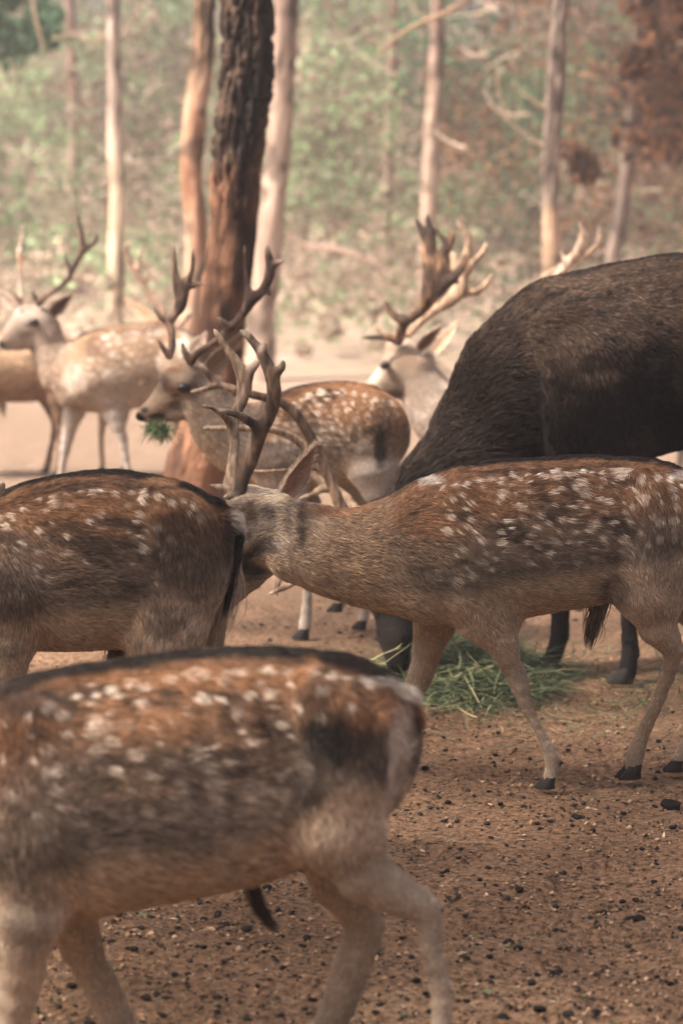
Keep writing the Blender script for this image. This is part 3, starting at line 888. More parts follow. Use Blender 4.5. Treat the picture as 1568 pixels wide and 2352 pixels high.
    # parts
    def make_hoof(s, c, rad, hd):
        hd = np.array([hd[0], hd[1], 0.0]); hd /= np.linalg.norm(hd)
        side = np.array([-hd[1], hd[0], 0.0])
        R = max(rad, 0.016)
        Vs, Fs = [], []
        for sgn in (-1, 1):
            rows = []
            for (f, zz, hw, hl) in ((0.0, 1.75, 0.52, 0.9), (0.4, 1.05, 0.56, 1.25), (0.8, 0.25, 0.60, 1.8), (0.8, 0.0, 0.56, 1.8)):
                ring = []
                for a in np.linspace(0, 2 * np.pi, 16, endpoint=False):
                    ca, sa = math.cos(a), math.sin(a)
                    tip = 1.0 if ca < 0 else 1.0 - 0.35 * abs(sa)
                    ring.append(c - s.base + hd * R * (f + hl * ca * 0.8 * tip) + side * R * (sgn * (0.62) + hw * sa * (1 - 0.45 * max(ca, 0))) + np.array([0, 0, R * (zz - 1.0)]))
                rows.append(ring)
            v = np.array(rows).reshape(-1, 3)
            zmin = v[:, 2].min()
            f = []
            for i in range(3):
                for j in range(16):
                    f.append((i * 16 + j, i * 16 + (j + 1) % 16, (i + 1) * 16 + (j + 1) % 16, (i + 1) * 16 + j))
            f = np.array(f)
            Vs.append((v, f))
        V, F = join(Vs)
        o = new_obj('hoof', mesh_np('hoof', V, F, True, mat=MAT['hoof']), s.root)

    def make_eye(s, px, py, dy, rpx):
        c = at(px, py, s.dep(px, dy)) - s.base
        R = rpx / scl(s.Y)
        bm = bmesh.new(); bmesh.ops.create_uvsphere(bm, u_segments=20, v_segments=12, radius=R)
        me = bpy.data.meshes.new('eye'); bm.to_mesh(me); bm.free()
        me.polygons.foreach_set('use_smooth', np.ones(len(me.polygons), bool)); me.materials.append(MAT['eye'])
        o = new_obj('eye', me, s.root, c); o.scale = (1.2, 0.8, 0.9)

    def make_ear(s, r, b0, tip, wpx, facing, inner, outer, nh=900):
        """b0, tip: (px, py, dy); facing: world direction the opening looks to"""
        B = at(b0[0], b0[1], s.dep(b0[0], b0[2])); T = at(tip[0], tip[1], s.dep(tip[0], tip[2]))
        L = T - B; ln = np.linalg.norm(L); Lh = L / ln
        f = np.array(facing, float); f -= (f @ Lh) * Lh; f /= np.linalg.norm(f)
        Wd = np.cross(Lh, f); hw = wpx / scl(s.Y) / 2
        nu, nv = 16, 11
        fr, bk = [], []
        for i in range(nu):
            u = i / (nu - 1)
            w = hw * (0.42 + 1.0 * math.sin(math.pi * min(u * 0.78 + 0.12, 1)) ** 1.0 - 0.42 * smooth01(np.array(u), .1, 1)) if u < 0.999 else hw * 0.02
            w = hw * max(0.03, (0.72 + 0.28 * math.sin(math.pi * min(u / 0.6, 1) * 0.5)) if u < 0.3 else 0.92 * (1 - ((u - 0.3) / 0.7) ** 1.55) + 0.02)
            cup = 0.75 * (1 - 0.55 * u)
            for j in range(nv):
                v = -1 + 2 * j / (nv - 1)
                p = B + L * u + Wd * w * v + f * w * cup * (v * v - 0.6)
                th = 0.005 * (1 - v ** 4) + 0.0012
                fr.append(p); bk.append(p - f * th)
        fr, bk = np.array(fr), np.array(bk)
        g = lambda i, j: i * nv + j
        F = []
        for i in range(nu - 1):
            for j in range(nv - 1):
                F.append((g(i, j), g(i, j + 1), g(i + 1, j + 1), g(i + 1, j)))
                F.append(tuple(nu * nv + k for k in (g(i, j), g(i + 1, j), g(i + 1, j + 1), g(i, j + 1))))
            for j, sgn in ((0, 1), (nv - 1, -1)):
                q = (g(i, j), g(i + 1, j), g(i + 1, j) + nu * nv, g(i, j) + nu * nv)
                F.append(q if sgn > 0 else q[::-1])
        for j in range(nv - 1):
            F.append((g(nu - 1, j), g(nu - 1, j + 1), g(nu - 1, j + 1) + nu * nv, g(nu - 1, j) + nu * nv))
        V = np.vstack([fr, bk]); F = np.array(F)
        jj = np.tile(np.arange(nv), nu * 2); vv = np.abs(-1 + 2 * jj / (nv - 1))
        isf = np.arange(len(V)) < nu * nv
        ci = np.array(inner)[None, :] * (1 - smooth01(vv, 0.55, 1.0))[:, None] + np.array(outer)[None, :] * smooth01(vv, 0.55, 1.0)[:, None] * 1.15
        C = np.where(isf[:, None], ci, np.array(outer)[None, :])
        C = C * (0.85 + 0.3 * vnoise(V, 60, 4.0))[:, None]
        o = new_obj('ear', mesh_np('ear', V - s.base, F, True, np.clip(C, 0, .9), MAT['skin']), s.root)
        if nh:
            k = r.integers(0, len(V), nh)
            P = V[k] + r.normal(0, 0.002, (nh, 3))
            D = Lh * 1.0 + np.where(isf[k][:, None], f, -f) * 0.35 + Wd * ((-1 + 2 * jj[k] / (nv - 1)) * 0.35)[:, None] + r.normal(0, 0.15, (nh, 3))
            D /= np.linalg.norm(D, axis=1)[:, None]
            cc = np.clip(C[k] * np.exp(r.normal(0, 0.25, (nh, 1))) * 1.1, 0, .9)
            fo = fur_object('ear_hair', P - s.base, D, r.uniform(0.008, 0.018, nh) * ln / 0.14, np.full(nh, 0.0006), cc, o)

    def make_antler(s, spec, horn):
        pr = []
        tips = []
        spec_h = spec.get('horn', horn)
        for ln in spec['lines']:
            A = catmull(np.array([p + (0.0,) * (4 - len(p)) for p in ln], float), 4)
            C = [at(p[0], p[1], s.dep(p[0], p[3])) for p in A]
            R = [max(p[2] / scl(s.Y), 0.0022) for p in A]
            for i in range(len(C) - 1):
                pr.append((C[i], C[i + 1], R[i], R[i + 1], spec.get('k', 0.010), spec.get('sy', 0.8)))
        V, Q = sdf_mesh(pr, spec.get('vox', 0.0045))
        n1 = fbm(V * np.array([1, 1, 0.4]), 40.0, 3, 2.0); n2 = fbm(V, 8.0, 2, 4.0)
        f = smooth01(0.6 * n1 + 0.5 * n2 + spec.get('bias', 0.0), 0.38, 0.70)[:, None]
        C = np.array(spec_h[0]) * (1 - f) + np.array(spec_h[1]) * f
        N, _ = quad_normals(V, Q)
        if spec.get('tips', True):
            for ln in spec['lines']:
                e = at(ln[-1][0], ln[-1][1], s.dep(ln[-1][0], (ln[-1] + (0.0, 0.0))[3]))
                dd = np.linalg.norm(V - e, axis=1)
                C = C + (np.array((0.55, 0.44, 0.34)) - C) * (0.65 * (1 - smooth01(dd, 0.008, 0.045)))[:, None]
        grain = fbm(V * np.array([1, 1, 0.25]), 120.0, 2, 6.0)
        C = C * (0.6 + 0.8 * smooth01(grain, 0.3, 0.7))[:, None]
        V = V + N * ((n1 - 0.5) * 0.005 + (grain - 0.5) * 0.003)[:, None]
        o = new_obj('antler', mesh_np('antler', V - s.base, Q, True, C, MAT['horn']), s.root)
        if spec.get('label'): o['label'] = spec['label']

    def make_tuft(s, r, pts, n, spread, colr, name='hair_tuft', rad=0.0009):
        """a hanging lock of hair from pts[0] along pts (px, py, dy)"""
        C = catmull(np.array([at(p[0], p[1], s.dep(p[0], p[2])) for p in pts]), 3)
        npt = len(C)
        cu = bpy.data.hair_curves.new(name); cu.add_curves([npt] * n)
        t = np.linspace(0, 1, npt)
        off = r.normal(0, 1, (n, 3)) * spread
        amp = 0.5 + 0.9 * np.sin(np.pi * np.minimum(t * 0.75 + 0.1, 1))
        cut = r.uniform(0.55, 1.0, n)
        pos = np.zeros((n, npt, 3))
        tt = t[None, :] * cut[:, None]
        for d in range(3): pos[:, :, d] = np.interp(tt, t, C[:, d])
        pos += off[:, None, :] * amp[None, :, None] + np.cumsum(r.normal(0, 0.0008, (n, npt, 3)), 1)
        cu.attributes['position'].data.foreach_set('vector', (pos - s.base).astype(np.float32).ravel())
        ra = cu.attributes.get('radius') or cu.attributes.new('radius', 'FLOAT', 'POINT')
        ra.data.foreach_set('value', np.tile(rad * (1 - 0.8 * t ** 2), n).astype(np.float32))
        ca = cu.attributes.new('fur_tint', 'FLOAT_COLOR', 'CURVE')
        c = np.ones((n, 4), np.float32); c[:, :3] = np.clip(np.array(colr) * np.exp(r.normal(0, 0.3, (n, 1))), 0, .9)
        ca.data.foreach_set('color', c.ravel())
        cu.materials.append(MAT['fur'])
        new_obj(name, cu, s.root)

def Zf(k, ox, oy): return lambda pts, sc=1.0: [(p[0] * k + ox, p[1] * k + oy) + ((p[2] * k,) if len(p) > 2 else ()) + tuple(p[3:]) for p in pts]
Z1 = Zf(.1953, 477.75, 1090.25); Z2 = Zf(.1615, 0, 477.75); Z3 = Zf(.25, 281.75, 539); Z4 = Zf(.2344, 796.25, 477.75)
Z5 = Zf(.2969, 0, 704.4); Z6 = Zf(.3125, 551.25, 857.5); Z8 = Zf(.2734, 398, 704); R4 = Zf(.5, 784, 1010.6); RB = Zf(.5, 784, 0)
# ------------------------------------------------------------------ the herd
WHITE = (0.62, 0.53, 0.46); BLACK = (0.02, 0.018, 0.017)

# --- walking buck in the middle, sniffing
d = Animal('fallow_deer', 'spotted buck walking left in the middle, nose at the rump of the deer ahead', 8.0, PAL)
d.torso([(1000, 1108, 1425, -.02), (1060, 1084, 1436, -.02), (1130, 1072, 1424), (1200, 1065, 1402), (1280, 1061, 1390), (1350, 1059, 1378), (1420, 1060, 1364), (1490, 1066, 1345), (1545, 1085, 1325), (1575, 1105, 1300)])
d.chain([(690, 1248, 97, .02), (760, 1266, 97, 0), (830, 1281, 104), (895, 1278, 124), (960, 1275, 150)], 'neck', 0.05, 0.62, 1, 0.15)
d.chain([(508, 1384, 24, .13), (530, 1345, 33, .11), (562, 1282, 50, .08), (600, 1222, 66, .05), (640, 1205, 64, .03), (690, 1240, 90, .02)], 'head', 0.03, 0.72)
d.chain([(520, 1380, 18, .13), (575, 1328, 24, .09), (630, 1270, 42, .05)], 'head', 0.03, 0.7)
d.chain([(548, 1160, 30, .0), (575, 1150, 32, .03), (640, 1165, 40, .03)], 'head', 0.03, 0.9)
d.chain([(1050, 1150, 40, -.12), (1085, 1260, 74, -.115), (1090, 1370, 66, -.10)], 'thigh', 0.04, 0.55, 1, .2)
d.chain([(1470, 1090, 24, -.10), (1500, 1130, 34, -.115)], 'thigh', 0.04, 0.7, 1, .2)
d.chain([(1480, 1180, 60, -.11), (1490, 1290, 80, -.105)], 'thigh', 0.04, 0.6, 1, .2)
d.leg([(1100, 1330, 92, -.07), (1125, 1420, 62, -.07), (1150, 1470, 40, -.07), (1177, 1530, 27, -.06), (1197, 1582, 21.5, -.06), (1214, 1634, 13.5, -.06), (1242, 1688, 12.5, -.06), (1268, 1738, 18, -.06), (1268, 1772, 15.5, -.06), (1262, 1795, 15, -.07)], thigh=2, ground=False, hoof_dir=(-1, -.1, 0))
d.leg([(1010, 1350, 85, .10), (995, 1440, 48, .12), (980, 1510, 32, .13), (963, 1562, 29, .13), (950, 1600, 19, .13), (925, 1680, 13, .13), (905, 1735, 17, .13), (893, 1765, 15, .13)], thigh=1)
d.leg([(1520, 1230, 120, -.06), (1490, 1350, 80, -.07), (1510, 1440, 46, -.05), (1546, 1495, 25, -.03), (1530, 1560, 18, -.0), (1502, 1630, 16, .03), (1472, 1695, 17, .06), (1460, 1735, 21, .07), (1455, 1770, 20, .08)], thigh=2, hoof_dir=(-1, -.3, 0))
d.leg([(1560, 1230, 110, .16), (1600, 1380, 66, .17), (1660, 1490, 26, .18), (1640, 1580, 17, .18), (1600, 1670, 16, .17), (1578, 1720, 19, .16), (1556, 1765, 16, .15)], thigh=1)
d.chain([(1600, 1100, 30, 0), (1640, 1130, 20, 0), (1660, 1220, 10, 0)], 'torso', 0.03, 0.8)
nr = Z8([(545, 1600, 53.3, 0.0), (590, 1450, 44.7, 0.0), (660, 1290, 44.7, -.01), (705, 1150, 46.4, -.02), (725, 1050, 55.0, -.03), (790, 950, 48.2, -.04), (835, 820, 48.2, -.05), (845, 690, 49.9, -.06), (820, 560, 48.2, -.06), (760, 420, 37.8, -.05), (690, 320, 29.2, -.04), (620, 240, 20.6, -.03), (558, 206, 9.5, -.03)])
d.antlers.append(dict(label='darker near antler', bias=-.12, horn=((0.055, 0.033, 0.022), (0.28, 0.175, 0.115)), lines=[nr,
    Z8([(722, 1030, 41.3, -.03), (640, 965, 31.0, -.05), (540, 910, 22.4, -.07), (440, 885, 17.2, -.08), (388, 880, 8.6, -.09)]),
    Z8([(835, 600, 41.3, -.06), (880, 540, 25.8, -.07), (915, 505, 17.2, -.08), (922, 455, 7.7, -.08)]),
    Z8([(745, 400, 25.8, -.05), (768, 360, 15.5, -.06), (763, 312, 7.7, -.06)]),
    Z8([(545, 1600, 41.3, 0), (490, 1590, 24.1, -.01), (425, 1603, 6.9, -.02)])]))
d.antlers.append(dict(label='paler far antler', bias=.05, horn=((0.13, 0.08, 0.052), (0.42, 0.29, 0.20)), lines=[
    Z8([(470, 1570, 47.3, .12), (480, 1440, 43.0, .14), (505, 1280, 38.7, .16), (515, 1130, 37.8, .18), (500, 1010, 39.6, .19), (530, 900, 39.6, .2), (575, 790, 44.7, .21), (600, 680, 49.9, .22), (592, 580, 53.3, .22), (545, 490, 37.8, .22), (470, 380, 27.5, .23), (400, 280, 20.6, .24), (345, 195, 8.6, .24)]),
    Z8([(610, 600, 51.6, .22), (640, 540, 34.4, .22), (690, 490, 24.1, .22), (705, 465, 12.0, .22)]),
    Z8([(490, 1000, 31.0, .19), (440, 930, 22.4, .17), (350, 865, 15.5, .15), (235, 830, 7.7, .13)]),
    Z8([(450, 1545, 31.0, .12), (390, 1520, 20.6, .11), (300, 1503, 7.7, .10)])]))
d.ears.append(((655, 1136, -.04), (724, 1025, -.06), 66, (0.75, -0.7, 0.1), (0.44, 0.29, 0.22), (0.50, 0.39, 0.30)))
d.ears.append(((650, 1140, .12), (706, 1062, .18), 44, (0.1, -1, 0.1), (0.30, 0.2, 0.15), (0.4, 0.3, 0.22)))
d.marks += [(566, 1300, 44, 44, (0.03, 0.028, 0.028), .95), (615, 1250, 44, 20, (0.05, 0.043, 0.04), .8), (600, 1128, 84, 40, (0.84, 0.67, 0.5), 1.0), (640, 1225, 20, 60, (0.55, 0.44, 0.35), .7), (612, 1180, 22, 26, (0.07, 0.055, 0.05), .75), (575, 1215, 24, 36, (0.56, 0.46, 0.38), .8), (672, 1160, 20, 18, (0.62, 0.47, 0.35), .7), (686, 1205, 13, 66, (0.05, 0.04, 0.033), .8), (655, 1190, 16, 40, (0.10, 0.078, 0.064), .6), (610, 1290, 40, 16, (0.5, 0.38, 0.28), .7), (640, 1290, 60, 18, (0.46, 0.33, 0.23), .7), (560, 1180, 30, 30, (0.35, 0.26, 0.18), .5), (600, 1200, 40, 45, (0.12, 0.095, 0.08), .5), (690, 1190, 22, 45, (0.13, 0.095, 0.075), .6),
            (760, 1170, 90, 16, (0.42, 0.22, 0.11), .6), (575, 1360, 50, 22, (0.4, 0.31, 0.24), .7), (1270, 1360, 150, 36, (0.44, 0.325, 0.235), .85), (1010, 1410, 70, 30, (0.5, 0.36, 0.25), .7), (1400, 1350, 40, 50, (0.07, 0.055, 0.048), .6),
            (980, 1110, 30, 10, WHITE, .9), (1440, 1265, 40, 30, (0.3, 0.24, 0.19), .5), (1530, 1240, 50, 100, (0.12, 0.095, 0.08), .5), (1555, 1088, 36, 14, WHITE, .8), (1180, 1600, 50, 80, (0.30, 0.225, 0.17), .5)]
d.tufts.append(([(1392, 1352, 0), (1376, 1392, 0), (1362, 1430, 0), (1348, 1486, 0)], 260, 0.009, (0.15, 0.10, 0.07)))
d.tufts.append(([(1365, 1420, 0), (1358, 1455, 0), (1352, 1490, 0)], 120, 0.007, (0.05, 0.035, 0.028)))
d.ribs([1170, 1215, 1260, 1305, 1350], .80, rpx=8)
d.eyes += [(560, 1232, .022, 11), (560, 1232, .128, 11)]
d.marks.append((560, 1234, 18, 13, (0.03, 0.025, 0.022), .9))
d.chain([(1284, 1744, 6, -.06), (1291, 1752, 5, -.06)], 'leg', .006, .9)
d.marks.append((1291, 1752, 8, 9, BLACK, 1))
d.chain([(1512, 1430, 15, -.05), (1546, 1472, 14, -.04), (1566, 1494, 13, -.03)], 'leg', .01, .8)
d.build(0.0068, 130000, spots=140, spot_r=7.4, seed=3, lenmul=dict(head=.016, neck=.024), wispy=1.3)

# --- deer at the left, rump to the buck
d = Animal('fallow_deer', 'rusty spotted deer at the left edge, its rump before the nose of the walking buck', 7.0, PAL)
d.torso([(-60, 1180, 1480), (20, 1152, 1482), (100, 1118, 1482), (180, 1101, 1480), (250, 1097, 1474), (310, 1098, 1466), (362, 1107, 1440), (398, 1130, 1390)], down=.35)
d.chain([(-330, 1150, 80), (-240, 1190, 105), (-150, 1270, 135), (-60, 1320, 155)], 'neck', .05, .62, 1, .1)
d.chain([(-520, 1240, 26), (-470, 1200, 40), (-410, 1160, 62), (-350, 1140, 74)], 'head', .03, .7)
d.chain([(350, 1140, 26, -.10), (385, 1160, 36, -.115)], 'thigh', .03, .7, 1, .25)
d.chain([(412, 1220, 92, -.09), (418, 1305, 94, -.09), (392, 1400, 86, -.09)], 'thigh', .04, .62, 1, .25)
d.leg([(415, 1330, 98, -.06), (380, 1465, 82, -.07), (430, 1590, 48, -.05), (495, 1690, 30, -.03), (480, 1800, 20, -.02), (455, 1920, 19, 0), (440, 1985, 23, 0), (425, 2015, 18, 0)], thigh=2)
d.leg([(400, 1330, 110, .12), (360, 1460, 80, .14), (400, 1590, 44, .14), (450, 1700, 27, .15), (420, 1850, 18, .15), (390, 1950, 22, .15), (370, 1985, 17, .15)], thigh=1)
d.leg([(20, 1350, 110, -.10), (15, 1480, 66, -.09), (20, 1590, 42, -.08), (30, 1700, 25, -.07), (30, 1830, 17, -.05), (30, 1960, 22, -.05), (20, 2010, 18, -.05)], thigh=1)
d.leg([(0, 1380, 90, .12), (-5, 1500, 52, .13), (10, 1600, 36, .14), (40, 1700, 24, .14), (100, 1840, 17, .14), (110, 1950, 22, .14), (105, 1985, 17, .14)], thigh=1)
d.chain([(480, 1180, 40, .0), (530, 1196, 26, .0), (553, 1215, 15, 0)], 'torso', .03, .7)
d.chain([(470, 1300, 45, .10), (495, 1370, 30, .13), (492, 1470, 28, .14)], 'thigh', .04, .6, 1, .4)
d.antlers.append(dict(lines=[[(-400, 1120, 14, -.06), (-340, 1040, 13, -.1), (-240, 1000, 13, -.14), (-150, 900, 15, -.16), (-130, 800, 6, -.16)], [(-390, 1100, 9, -.06), (-430, 1060, 5, -.07)]]))
d.antlers.append(dict(lines=[[(-380, 1120, 14, .08), (-310, 1060, 13, .12), (-180, 1040, 13, .18), (-70, 1080, 12, .22), (0, 1132, 8, .25), (28, 1132, 4, .27)], [(-40, 1100, 9, .23), (2, 1120, 5, .25), (8, 1110, 3, .25)]]))
d.ears.append(((-340, 1080, -.08), (-270, 1010, -.12), 70, (.6, -.8, .1), (.3, .18, .13), (.3, .22, .16), 200))
d.eyes.append((-440, 1165, -.075, 12))
d.marks += [(546, 1192, 30, 30, WHITE, 1.0), (540, 1240, 22, 46, WHITE, .75), (516, 1235, 12, 60, BLACK, .8), (505, 1400, 26, 110, (0.46, 0.37, 0.28), .85),
            (395, 1255, 70, 85, (0.06, 0.043, 0.035), .75), (440, 1340, 95, 100, (0.12, 0.082, 0.062), .7), (480, 1240, 70, 60, (0.10, 0.066, 0.048), .7), (385, 1420, 70, 60, (0.12, 0.09, 0.072), .7), (400, 1185, 70, 24, (0.06, 0.04, 0.03), .6), (240, 1220, 60, 24, (0.42, 0.24, 0.14), .5), (200, 1170, 120, 18, (0.36, 0.19, 0.10), .5),
            (50, 1300, 60, 100, (0.14, 0.11, 0.09), .45), (20, 1420, 70, 90, (0.10, 0.085, 0.075), .55), (170, 1450, 190, 40, (0.46, 0.345, 0.25), .9), (120, 1370, 140, 40, (0.2, 0.15, 0.118), .5), (340, 1108, 40, 10, (0.4, 0.22, 0.12), .8)]
d.tufts.append(([(553, 1210, 0), (546, 1260, -.01), (535, 1320, -.01), (524, 1380, 0), (514, 1425, 0)], 170, 0.0036, (0.022, 0.02, 0.02), 'tail'))
d.tufts.append(([(528, 1290, .06), (515, 1350, .06), (500, 1420, .07), (498, 1480, .07)], 420, 0.012, (0.52, 0.42, 0.33), 'rump_hair'))
d.tufts.append(([(290, 1430, 0), (272, 1480, 0), (262, 1515, 0), (252, 1548, 0)], 220, 0.010, (0.13, 0.08, 0.055)))
d.build(0.0075, 100000, spots=52, spot_r=8.5, seed=5, fur_scale=1.05, lenmul=dict(thigh=.021))

# --- nearest deer, out of focus
d = Animal('fallow_deer', 'nearest deer, blurred spotted flank and hind legs across the lower left', 5.4, dict(PAL, leg=(.58, .45, .345), belly=(.50, .365, .26)))
d.torso([(-40, 1630, 2130), (40, 1602, 2120), (120, 1567, 2104), (200, 1546, 2084), (300, 1533, 2060), (400, 1520, 2044), (500, 1506, 2030), (600, 1499, 1995), (690, 1503, 1950), (750, 1515, 1905), (785, 1530, 1870)], down=.3)
d.chain([(-420, 1500, 90), (-330, 1590, 125), (-220, 1720, 170), (-100, 1820, 210)], 'neck', .05, .62, 1, .1)
d.chain([(-690, 1560, 34), (-630, 1520, 52), (-540, 1470, 84), (-450, 1450, 95)], 'head', .03, .7)
d.chain([(40, 1700, 110, -.12), (60, 1900, 130, -.12), (60, 2050, 90, -.1)], 'thigh', .06, .5, 1, .2)
d.chain([(700, 1560, 34, -.10), (730, 1590, 44, -.115)], 'thigh', .03, .7, 1, .2)
d.chain([(760, 1660, 90, -.115), (765, 1790, 104, -.115), (775, 1880, 90, -.11)], 'thigh', .04, .6, 1, .2)
d.leg([(780, 1740, 134, -.06), (770, 1890, 104, -.08), (832, 2005, 66, -.07), (925, 2068, 46, -.06), (982, 2096, 33, -.05), (990, 2180, 27, -.05), (1012, 2270, 25, -.05), (1015, 2360, 24, -.05), (1010, 2450, 30, -.05), (995, 2500, 24, -.05)], thigh=2)
d.leg([(740, 1850, 120, .12), (790, 2020, 78, .13), (842, 2125, 48, .14), (812, 2230, 45, .14), (776, 2352, 42, .15), (740, 2440, 30, .15), (720, 2490, 24, .15)], thigh=1)
d.leg([(60, 1950, 120, -.12), (60, 2110, 84, -.12), (52, 2230, 60, -.11), (30, 2352, 40, -.1), (12, 2440, 28, -.1), (0, 2500, 26, -.1)], thigh=1)
d.leg([(130, 2000, 100, .12), (168, 2120, 60, .13), (215, 2230, 46, .14), (268, 2352, 40, .15), (300, 2430, 28, .15), (310, 2480, 24, .15)], thigh=1)
d.chain([(860, 1590, 50, 0), (925, 1605, 28, 0), (948, 1640, 18, 0), (935, 1720, 8, 0)], 'torso', .03, .7)
d.antlers.append(dict(vox=.006, lines=[[(-500, 1390, 18, -.07), (-430, 1250, 17, -.12), (-300, 1160, 17, -.18), (-250, 1020, 18, -.2), (-260, 900, 8, -.2)], [(-490, 1360, 12, -.07), (-550, 1310, 6, -.08)]]))
d.antlers.append(dict(vox=.006, lines=[[(-500, 1390, 18, .07), (-430, 1250, 17, .12), (-300, 1180, 17, .18), (-240, 1060, 18, .2), (-260, 940, 8, .2)], [(-490, 1360, 12, .07), (-550, 1310, 6, .08)]]))
d.ears.append(((-440, 1370, -.08), (-340, 1290, -.12), 90, (.6, -.8, .1), (.3, .18, .13), (.3, .22, .16), 200))
d.eyes.append((-580, 1475, -.075, 14))
d.marks += [(775, 1690, 110, 76, (0.025, 0.022, 0.021), .95), (720, 1590, 50, 60, (0.06, 0.042, 0.034), .6), (700, 1790, 56, 90, (0.07, 0.055, 0.047), .75), (840, 1720, 50, 60, (0.10, 0.07, 0.055), .6), (560, 1640, 90, 50, (0.07, 0.05, 0.04), .55), (420, 1760, 120, 60, (0.09, 0.065, 0.053), .6), (480, 1830, 30, 110, (0.46, 0.36, 0.29), .6), (400, 1850, 26, 90, (0.40, 0.31, 0.25), .5), (550, 1870, 30, 80, (0.48, 0.38, 0.31), .5), (300, 1650, 140, 50, (0.38, 0.2, 0.11), .6), (360, 1560, 260, 22, (0.36, 0.18, 0.09), .5), (930, 1580, 40, 26, WHITE, .95), (870, 1560, 60, 14, WHITE, .7),  # pale rib streaks and flank patch paint in shading, the rest is coat
            (690, 1535, 24, 30, (0.45, 0.22, 0.11), .8), (590, 1860, 90, 60, (0.44, 0.34, 0.27), .7), (840, 1640, 60, 34, (0.38, 0.2, 0.11), .6), (915, 1760, 34, 190, (0.55, 0.44, 0.36), .95), (945, 1660, 10, 50, BLACK, .6),
            (120, 1800, 130, 120, (0.15, 0.12, 0.105), .45), (350, 1900, 260, 80, (0.16, 0.13, 0.11), .5), (830, 1990, 70, 60, (0.42, 0.33, 0.26), .5), (60, 2100, 70, 140, (0.2, 0.16, 0.13), .6), (60, 1610, 130, 34, (0.06, 0.05, 0.046), .6)]
d.tufts.append(([(572, 1995, 0), (582, 2050, 0), (604, 2100, 0), (640, 2146, 0)], 300, 0.0045, (0.04, 0.026, 0.021)))
d.chain([(862, 1955, 20, -.07), (912, 2010, 16, -.06), (972, 2050, 15, -.05), (1000, 2074, 15, -.05)], 'leg', .012, .7)
d.band = 0.048
d.ribs([300, 370, 440, 510, 580], .80)
d.build(0.0082, 90000, spots=85, spot_r=13, seed=8, hair_r=0.0008, fur_scale=1.1)

# --- dark stag, head down at the hay
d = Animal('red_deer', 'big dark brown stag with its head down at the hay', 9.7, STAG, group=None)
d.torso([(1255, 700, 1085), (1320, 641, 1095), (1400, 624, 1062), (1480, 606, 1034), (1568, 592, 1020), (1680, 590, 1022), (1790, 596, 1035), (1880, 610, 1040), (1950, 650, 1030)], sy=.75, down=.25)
d.chain([(890, 1215, 68, -.12), (950, 1185, 84, -.10), (1010, 1130, 98, -.07), (1070, 1075, 112, -.04), (1140, 1000, 140), (1215, 905, 170), (1300, 850, 195)], 'neck', .06, .72, 1, .35)
d.chain([(914, 1520, 30, -.22), (908, 1455, 40, -.20), (900, 1375, 52, -.17), (893, 1295, 58, -.14), (890, 1220, 64, -.12)], 'head', .03, .85)
d.soft = 0.05
d.chain([(1315, 780, 80, -.17), (1365, 870, 112, -.205), (1370, 960, 108, -.20), (1340, 1040, 80, -.18)], 'thigh', .06, .5, 1, .2)
d.chain([(1500, 800, 150, -.12), (1620, 800, 170, -.12)], 'torso', .06, .55, 1, .2)
d.leg([(1400, 920, 120, -.12), (1415, 1080, 62, -.13), (1425, 1220, 40, -.13), (1440, 1330, 24, -.13), (1444, 1420, 19, -.13), (1448, 1490, 22, -.13), (1440, 1530, 21, -.13)], thigh=1)
d.leg([(1330, 940, 120, .16), (1310, 1080, 60, .16), (1300, 1210, 40, .16), (1290, 1310, 25, .15), (1287, 1400, 22, .14), (1284, 1465, 22, .13), (1266, 1505, 20, .12)], thigh=1)
d.leg([(1940, 900, 130, -.12), (1960, 1080, 80, -.12), (2010, 1240, 40, -.12), (2000, 1380, 24, -.12), (1985, 1500, 26, -.12), (1970, 1540, 22, -.12)], thigh=1)
d.leg([(1900, 900, 130, .14), (1900, 1080, 80, .14), (1940, 1230, 40, .14), (1920, 1380, 24, .14), (1905, 1480, 26, .14), (1890, 1510, 22, .14)], thigh=1)
d.antlers.append(dict(label='near antler reaching forward behind the buck', lines=[
    Z6([(960, 1200, 40, -.25), (850, 1110, 38, -.28), (745, 990, 38, -.3), (690, 860, 36, -.31), (620, 690, 35, -.32), (560, 560, 35, -.33), (490, 420, 34, -.34), (400, 290, 32, -.35), (300, 215, 28, -.36), (190, 180, 27, -.37), (60, 150, 26, -.38)])
    + Z3([(1000, 1415, 30, -.4), (890, 1375, 27, -.4), (820, 1320, 24, -.41), (760, 1245, 19, -.42), (705, 1192, 9, -.43)]),
    Z3([(890, 1385, 26, -.4), (800, 1405, 20, -.42), (700, 1436, 17, -.44), (618, 1448, 8, -.45)]),
    Z6([(610, 680, 28, -.32), (520, 700, 14, -.3), (380, 712, 13, -.3), (120, 722, 10, -.3), (60, 720, 4, -.3)]),
    Z6([(900, 1180, 30, -.25), (700, 1300, 24, -.28), (480, 1440, 20, -.3), (385, 1545, 17, -.32), (300, 1585, 16, -.33), (205, 1628, 6, -.33)])]))
